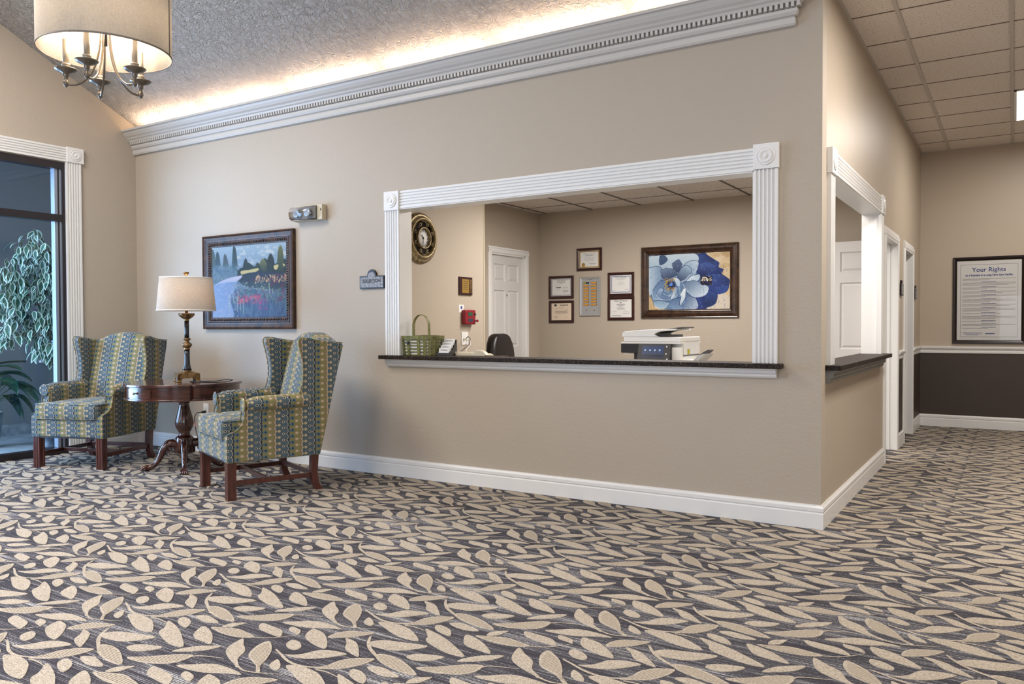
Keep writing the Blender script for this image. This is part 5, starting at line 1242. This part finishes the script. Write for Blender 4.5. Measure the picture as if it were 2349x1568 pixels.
MB().box(-.005,.0,-hy,hy,QZ0,QZ1).build('pane',M_glass,w4)

# variegated ficus in a dark pot
fc=empty('ficus_tree',(-7.03,-.60,0),label='variegated ficus with pale edged leaves behind the window glass',cat='plant')
MB().lathe([(.085,0),(.095,.02),(.088,.024),(.100,.10),(.108,.19),(.112,.20),(.105,.205),(.100,.17),(.001,.17)],28).build('pot',M_potd,fc)
rf=random.Random(12)
trunk=[(0,0,.15),(.02,.03,.5),(-.02,.10,.9),(.0,.18,1.15),(-.03,.10,1.45),(-.10,-.02,1.75),(-.16,-.10,2.0)]
MB().tube(trunk,[.020,.018,.016,.015,.013,.009,.005],8).build('trunk',M_bark,fc)
lm=[]
for v in range(3):
    l=.100+.014*v; wd=.046+.006*v; P=[(0,0),(.12,.5),(.33,.95),(.55,.9),(.8,.45),(1,0)]
    out=[(l*a,wd*b_*.5,0) for a,b_ in P]+[(l*a,-wd*b_*.5,0) for a,b_ in P[-2:0:-1]]
    inn=[(l*(.06+.84*a),wd*b_*.33,.0) for a,b_ in P]+[(l*(.06+.84*a),-wd*b_*.33,.0) for a,b_ in P[-2:0:-1]]
    def bend(p,up_): t=p[0]/l; return (p[0],p[1],-.25*l*t*t+abs(p[1])*.35+up_)
    b=MB(); n=len(out)
    b.add([bend(p,0) for p in out]+[bend(p,0) for p in inn],[(i,(i+1)%n,(i+1)%n+n,i+n) for i in range(n)],0,True)
    m2=len(b.v); b.add([bend(p,0) for p in inn]+[(l*.45,0,-.25*l*.2)],[(i,(i+1)%n,n) for i in range(n)],1,True)
    lm.append(b.mesh('leaf',[M_fedge,M_fleaf]))
centers=[(-.15,-.12,1.95,.14),(.0,.02,1.85,.2),(-.12,-.28,1.72,.16),(.02,-.05,1.62,.24),(-.15,-.30,1.45,.2),(.0,.1,1.5,.22),(-.08,-.12,1.35,.24),(-.02,-.02,1.15,.2),(-.14,-.3,1.12,.14),(.03,.08,1.25,.18),(-.05,-.05,.98,.12),(.0,.0,.90,.07),(-.02,.12,.95,.08),(-.12,-.08,2.08,.06)]
NLEAF=300; brs=MB()
for cxx,cyy,czz,rr in centers: brs.tube([(-.04,.03,min(czz-.1,1.9)),(cxx*.6,cyy*.6,czz-.03),(cxx,cyy,czz)],[.007,.004,.002],6)
brs.build('branches',M_bark,fc)
for i in range(NLEAF):
    cxx,cyy,czz,rr=centers[i%len(centers)] if i<len(centers)*4 else rf.choices(centers,[q[3]**2 for q in centers])[0]
    a=rf.uniform(0,2*pi); e=rf.uniform(-1,1); q=rr*rf.random()**.4
    px_,py_,pz_=cxx+q*math.cos(a)*math.sqrt(1-e*e),cyy+q*math.sin(a)*math.sqrt(1-e*e),czz+q*e*.9
    o=bpy.data.objects.new('leaf',lm[rf.randrange(3)]); COL.objects.link(o); o.parent=fc; o.location=(px_,py_,pz_)
    o.rotation_euler=(rf.uniform(-.5,.5),rf.uniform(.5,1.5),a+rf.uniform(-.6,.6)); s=rf.uniform(.85,1.25); o.scale=(s,s,s)
ex=MB(); tm=[]
for m_ in lm: tm.append(([v.co.copy() for v in m_.vertices],[tuple(q.vertices) for q in m_.polygons],[q.material_index for q in m_.polygons]))
from mathutils import Euler
for i in range(620):
    cxx,cyy,czz,rr=rf.choices(centers,[q[3]**2 for q in centers])[0]
    a=rf.uniform(0,2*pi); e=rf.uniform(-1,1); q=rr*1.05*rf.random()**.45
    T=Matrix.Translation((cxx+q*math.cos(a)*math.sqrt(1-e*e),cyy+q*math.sin(a)*math.sqrt(1-e*e),czz+q*e*.9))@Euler((rf.uniform(-.6,.6),rf.uniform(.4,1.5),a+rf.uniform(-.8,.8))).to_matrix().to_4x4()@Matrix.Scale(rf.uniform(.7,1.05),4)
    V,Fc,mi=tm[rf.randrange(3)]; o_=len(ex.v); ex.v+=[tuple(T@v) for v in V]
    for f_,m_ in zip(Fc,mi): ex.f.append(tuple(k+o_ for k in f_)); ex.m.append(m_); ex.sm.append(True)
eo=ex.build('inner_foliage',[M_fedge,M_fleaf],fc); eo['kind']='stuff'
# peace lily
pl=empty('peace_lily',(-7.56,-.965,0),label='broad leaved dark green plant in a tapered grey planter behind the window',cat='plant')
MB().lathe([(.105,0),(.115,.01),(.150,.30),(.158,.345),(.150,.348),(.142,.30),(.001,.30)],32).build('pot',M_potg,pl)
MB().lathe([(.141,.298),(.141,.304),(.001,.306)],24).build('soil',M_soil,pl)
def broad(az,reach,h,l,wd,droop,mt=M_lily,tw=0):
    n=9; ca,sa=math.cos(az),math.sin(az); vs=[];b=MB()
    ctr=[]
    for i in range(n):
        t=i/(n-1); r=reach+l*(t-.15*t*t*droop); z=h+l*(.25*t-droop*.8*t*t); ctr.append((r,z))
    for i,(r,z) in enumerate(ctr):
        t=i/(n-1); wv=wd*1.55*math.sin(pi*t**.75)**.9*(1-.15*t)
        for s,k in ((-1,.018),(-.5,0),(0,-.012),(.5,0),(1,.018)):
            y=s*wv*.5; vs.append((r*ca-y*sa,r*sa+y*ca,z+k*abs(s)*1.0+tw*y))
    fs=[(5*i+j,5*i+j+1,5*i+j+6,5*i+j+5) for i in range(n-1) for j in range(4)]
    b.add(vs,fs,0,True); lf_=b.build('leaf',mt,pl)
    MB().tube([(.02*ca,.02*sa,.30),(reach*.5*ca,reach*.5*sa,.30+(h-.30)*.7),(reach*ca,reach*sa,h)],.004,6).build('stalk',M_stem,lf_)
for az,re,h,l,wd,dr in ((40,.10,.72,.34,.11,.5),(75,.14,.60,.30,.12,1.0),(10,.16,.66,.36,.13,.8),(-25,.16,.58,.30,.13,1.1),(-60,.12,.66,.32,.12,.9),(-100,.12,.62,.32,.12,.8),(120,.12,.68,.32,.11,.7),(60,.06,.80,.30,.10,.2),(25,.20,.50,.24,.11,1.5),(95,.18,.48,.26,.10,1.5),(-10,.1,.82,.26,.08,.1),(50,.14,.62,.38,.12,.7),(32,.2,.60,.40,.12,.9),(65,.2,.56,.36,.12,1.1),(20,.12,.78,.34,.10,.4),(85,.12,.70,.34,.11,.6),(45,.22,.50,.30,.10,1.4),(160,.12,.6,.3,.11,.8)):
    broad(math.radians(az),re,h,l,wd,dr)

# ------------------------------------------------------------------ chandelier
CHX,CHY,CHZ=-3.099,-2.366,2.600
chd_=empty('drum_chandelier',(CHX,CHY,CHZ),label='drum shade chandelier with five candle lights hanging from the vault',cat='chandelier')
sh=MB().lathe([(.32,0),(.32,.34),(.3185,.34),(.3185,0),(.32,0)],96,caps=False).build('drum_shade',M_shade,chd_)
for z in (0,.334): MB().lathe([(.3215,z-.002),(.3215,z+.006),(.317,z+.006),(.317,z-.002),(.3215,z-.002)],96,caps=False).build('shade_trim',M_shrim,sh)
a=math.radians(38); MB().box(-.0022,.0022,-.004,.004,0,.34).xf(Matrix.Translation((.321*math.cos(a),.321*math.sin(a),0))@Matrix.Rotation(a,4,'Z')).build('shade_seam',M_shrim,sh)
ztop=vz(CHY)-CHZ
MB().tube([(0,0,.04),(0,0,ztop-.02)],.009,10).build('stem',M_pewter,chd_)
MB().lathe([(.008,.19),(.022,.20),(.024,.215),(.018,.23),(.010,.24)],24).build('centre_hub',M_pewter,chd_)
MB().lathe([(.065,ztop-.03),(.07,ztop+.02),(.01,ztop+.03)],28).build('ceiling_canopy',M_pewter,chd_)
for k in range(3):
    a=2*pi*k/3; MB().tube([(0,0,.30),(.31*math.cos(a),.31*math.sin(a),.33)],.003,6).build('shade_arm',M_pewter,chd_)
for k in range(5):
    a=math.radians(14+72*k); ca,sa=math.cos(a),math.sin(a); RA=.187
    P=[(.012,.26),(.018,.14),(.030,.02),(.052,-.07),(.088,-.135),(.132,-.170),(.165,-.176),(.187,-.176)]
    P=cr(P,False,3); arm=MB().tube([(p[0]*ca,p[0]*sa,p[1]) for p in P],.0055,8).build('arm',M_pewter,chd_)
    c0=(RA*ca,RA*sa,0)
    MB().lathe([(.001,-.192),(.010,-.182),(.014,-.170),(.011,-.158),(.008,-.152),(.010,-.140),(.014,-.134),(.013,-.124),(.018,-.117),(.040,-.110),(.053,-.101),(.055,-.096),(.050,-.097),(.020,-.104),(.016,-.100)],28,c=c0).build('bobeche',M_pewter,arm)
    MB().lathe([(.019,-.100),(.020,-.088),(.017,-.086),(.017,-.080),(.021,-.078),(.021,-.070),(.016,-.068)],20,c=c0).build('candle_cup',M_candle,arm)
    MB().lathe([(.0145,-.070),(.0145,.055),(.001,.056)],18,c=c0).build('candle_sleeve',M_candle,arm)
    MB().lathe([(.008,.056),(.015,.068),(.017,.080),(.012,.098),(.005,.116),(.001,.124)],16,c=c0).build('bulb',M_bulb,arm)
point('chandelier_glow',(CHX,CHY,CHZ+.13),26,rgb(255,228,198),.10)

# cove lighting behind the crown lip
x=-L+.12; k=0
while x<-.45:
    t=tag(MB().tube([(x,-.075,3.062),(x+.98,-.075,3.062)],.010,10).build('cove_light_tube',M_cove),'warm fluorescent tube hidden in the cove behind the crown moulding','light',group='tubes in the cove')
    area('cove_wash',(x+.49,-.080,3.075),(158,0,0),.96,.03,3.6,rgb(255,222,196),150)
    x+=1.06; k+=1
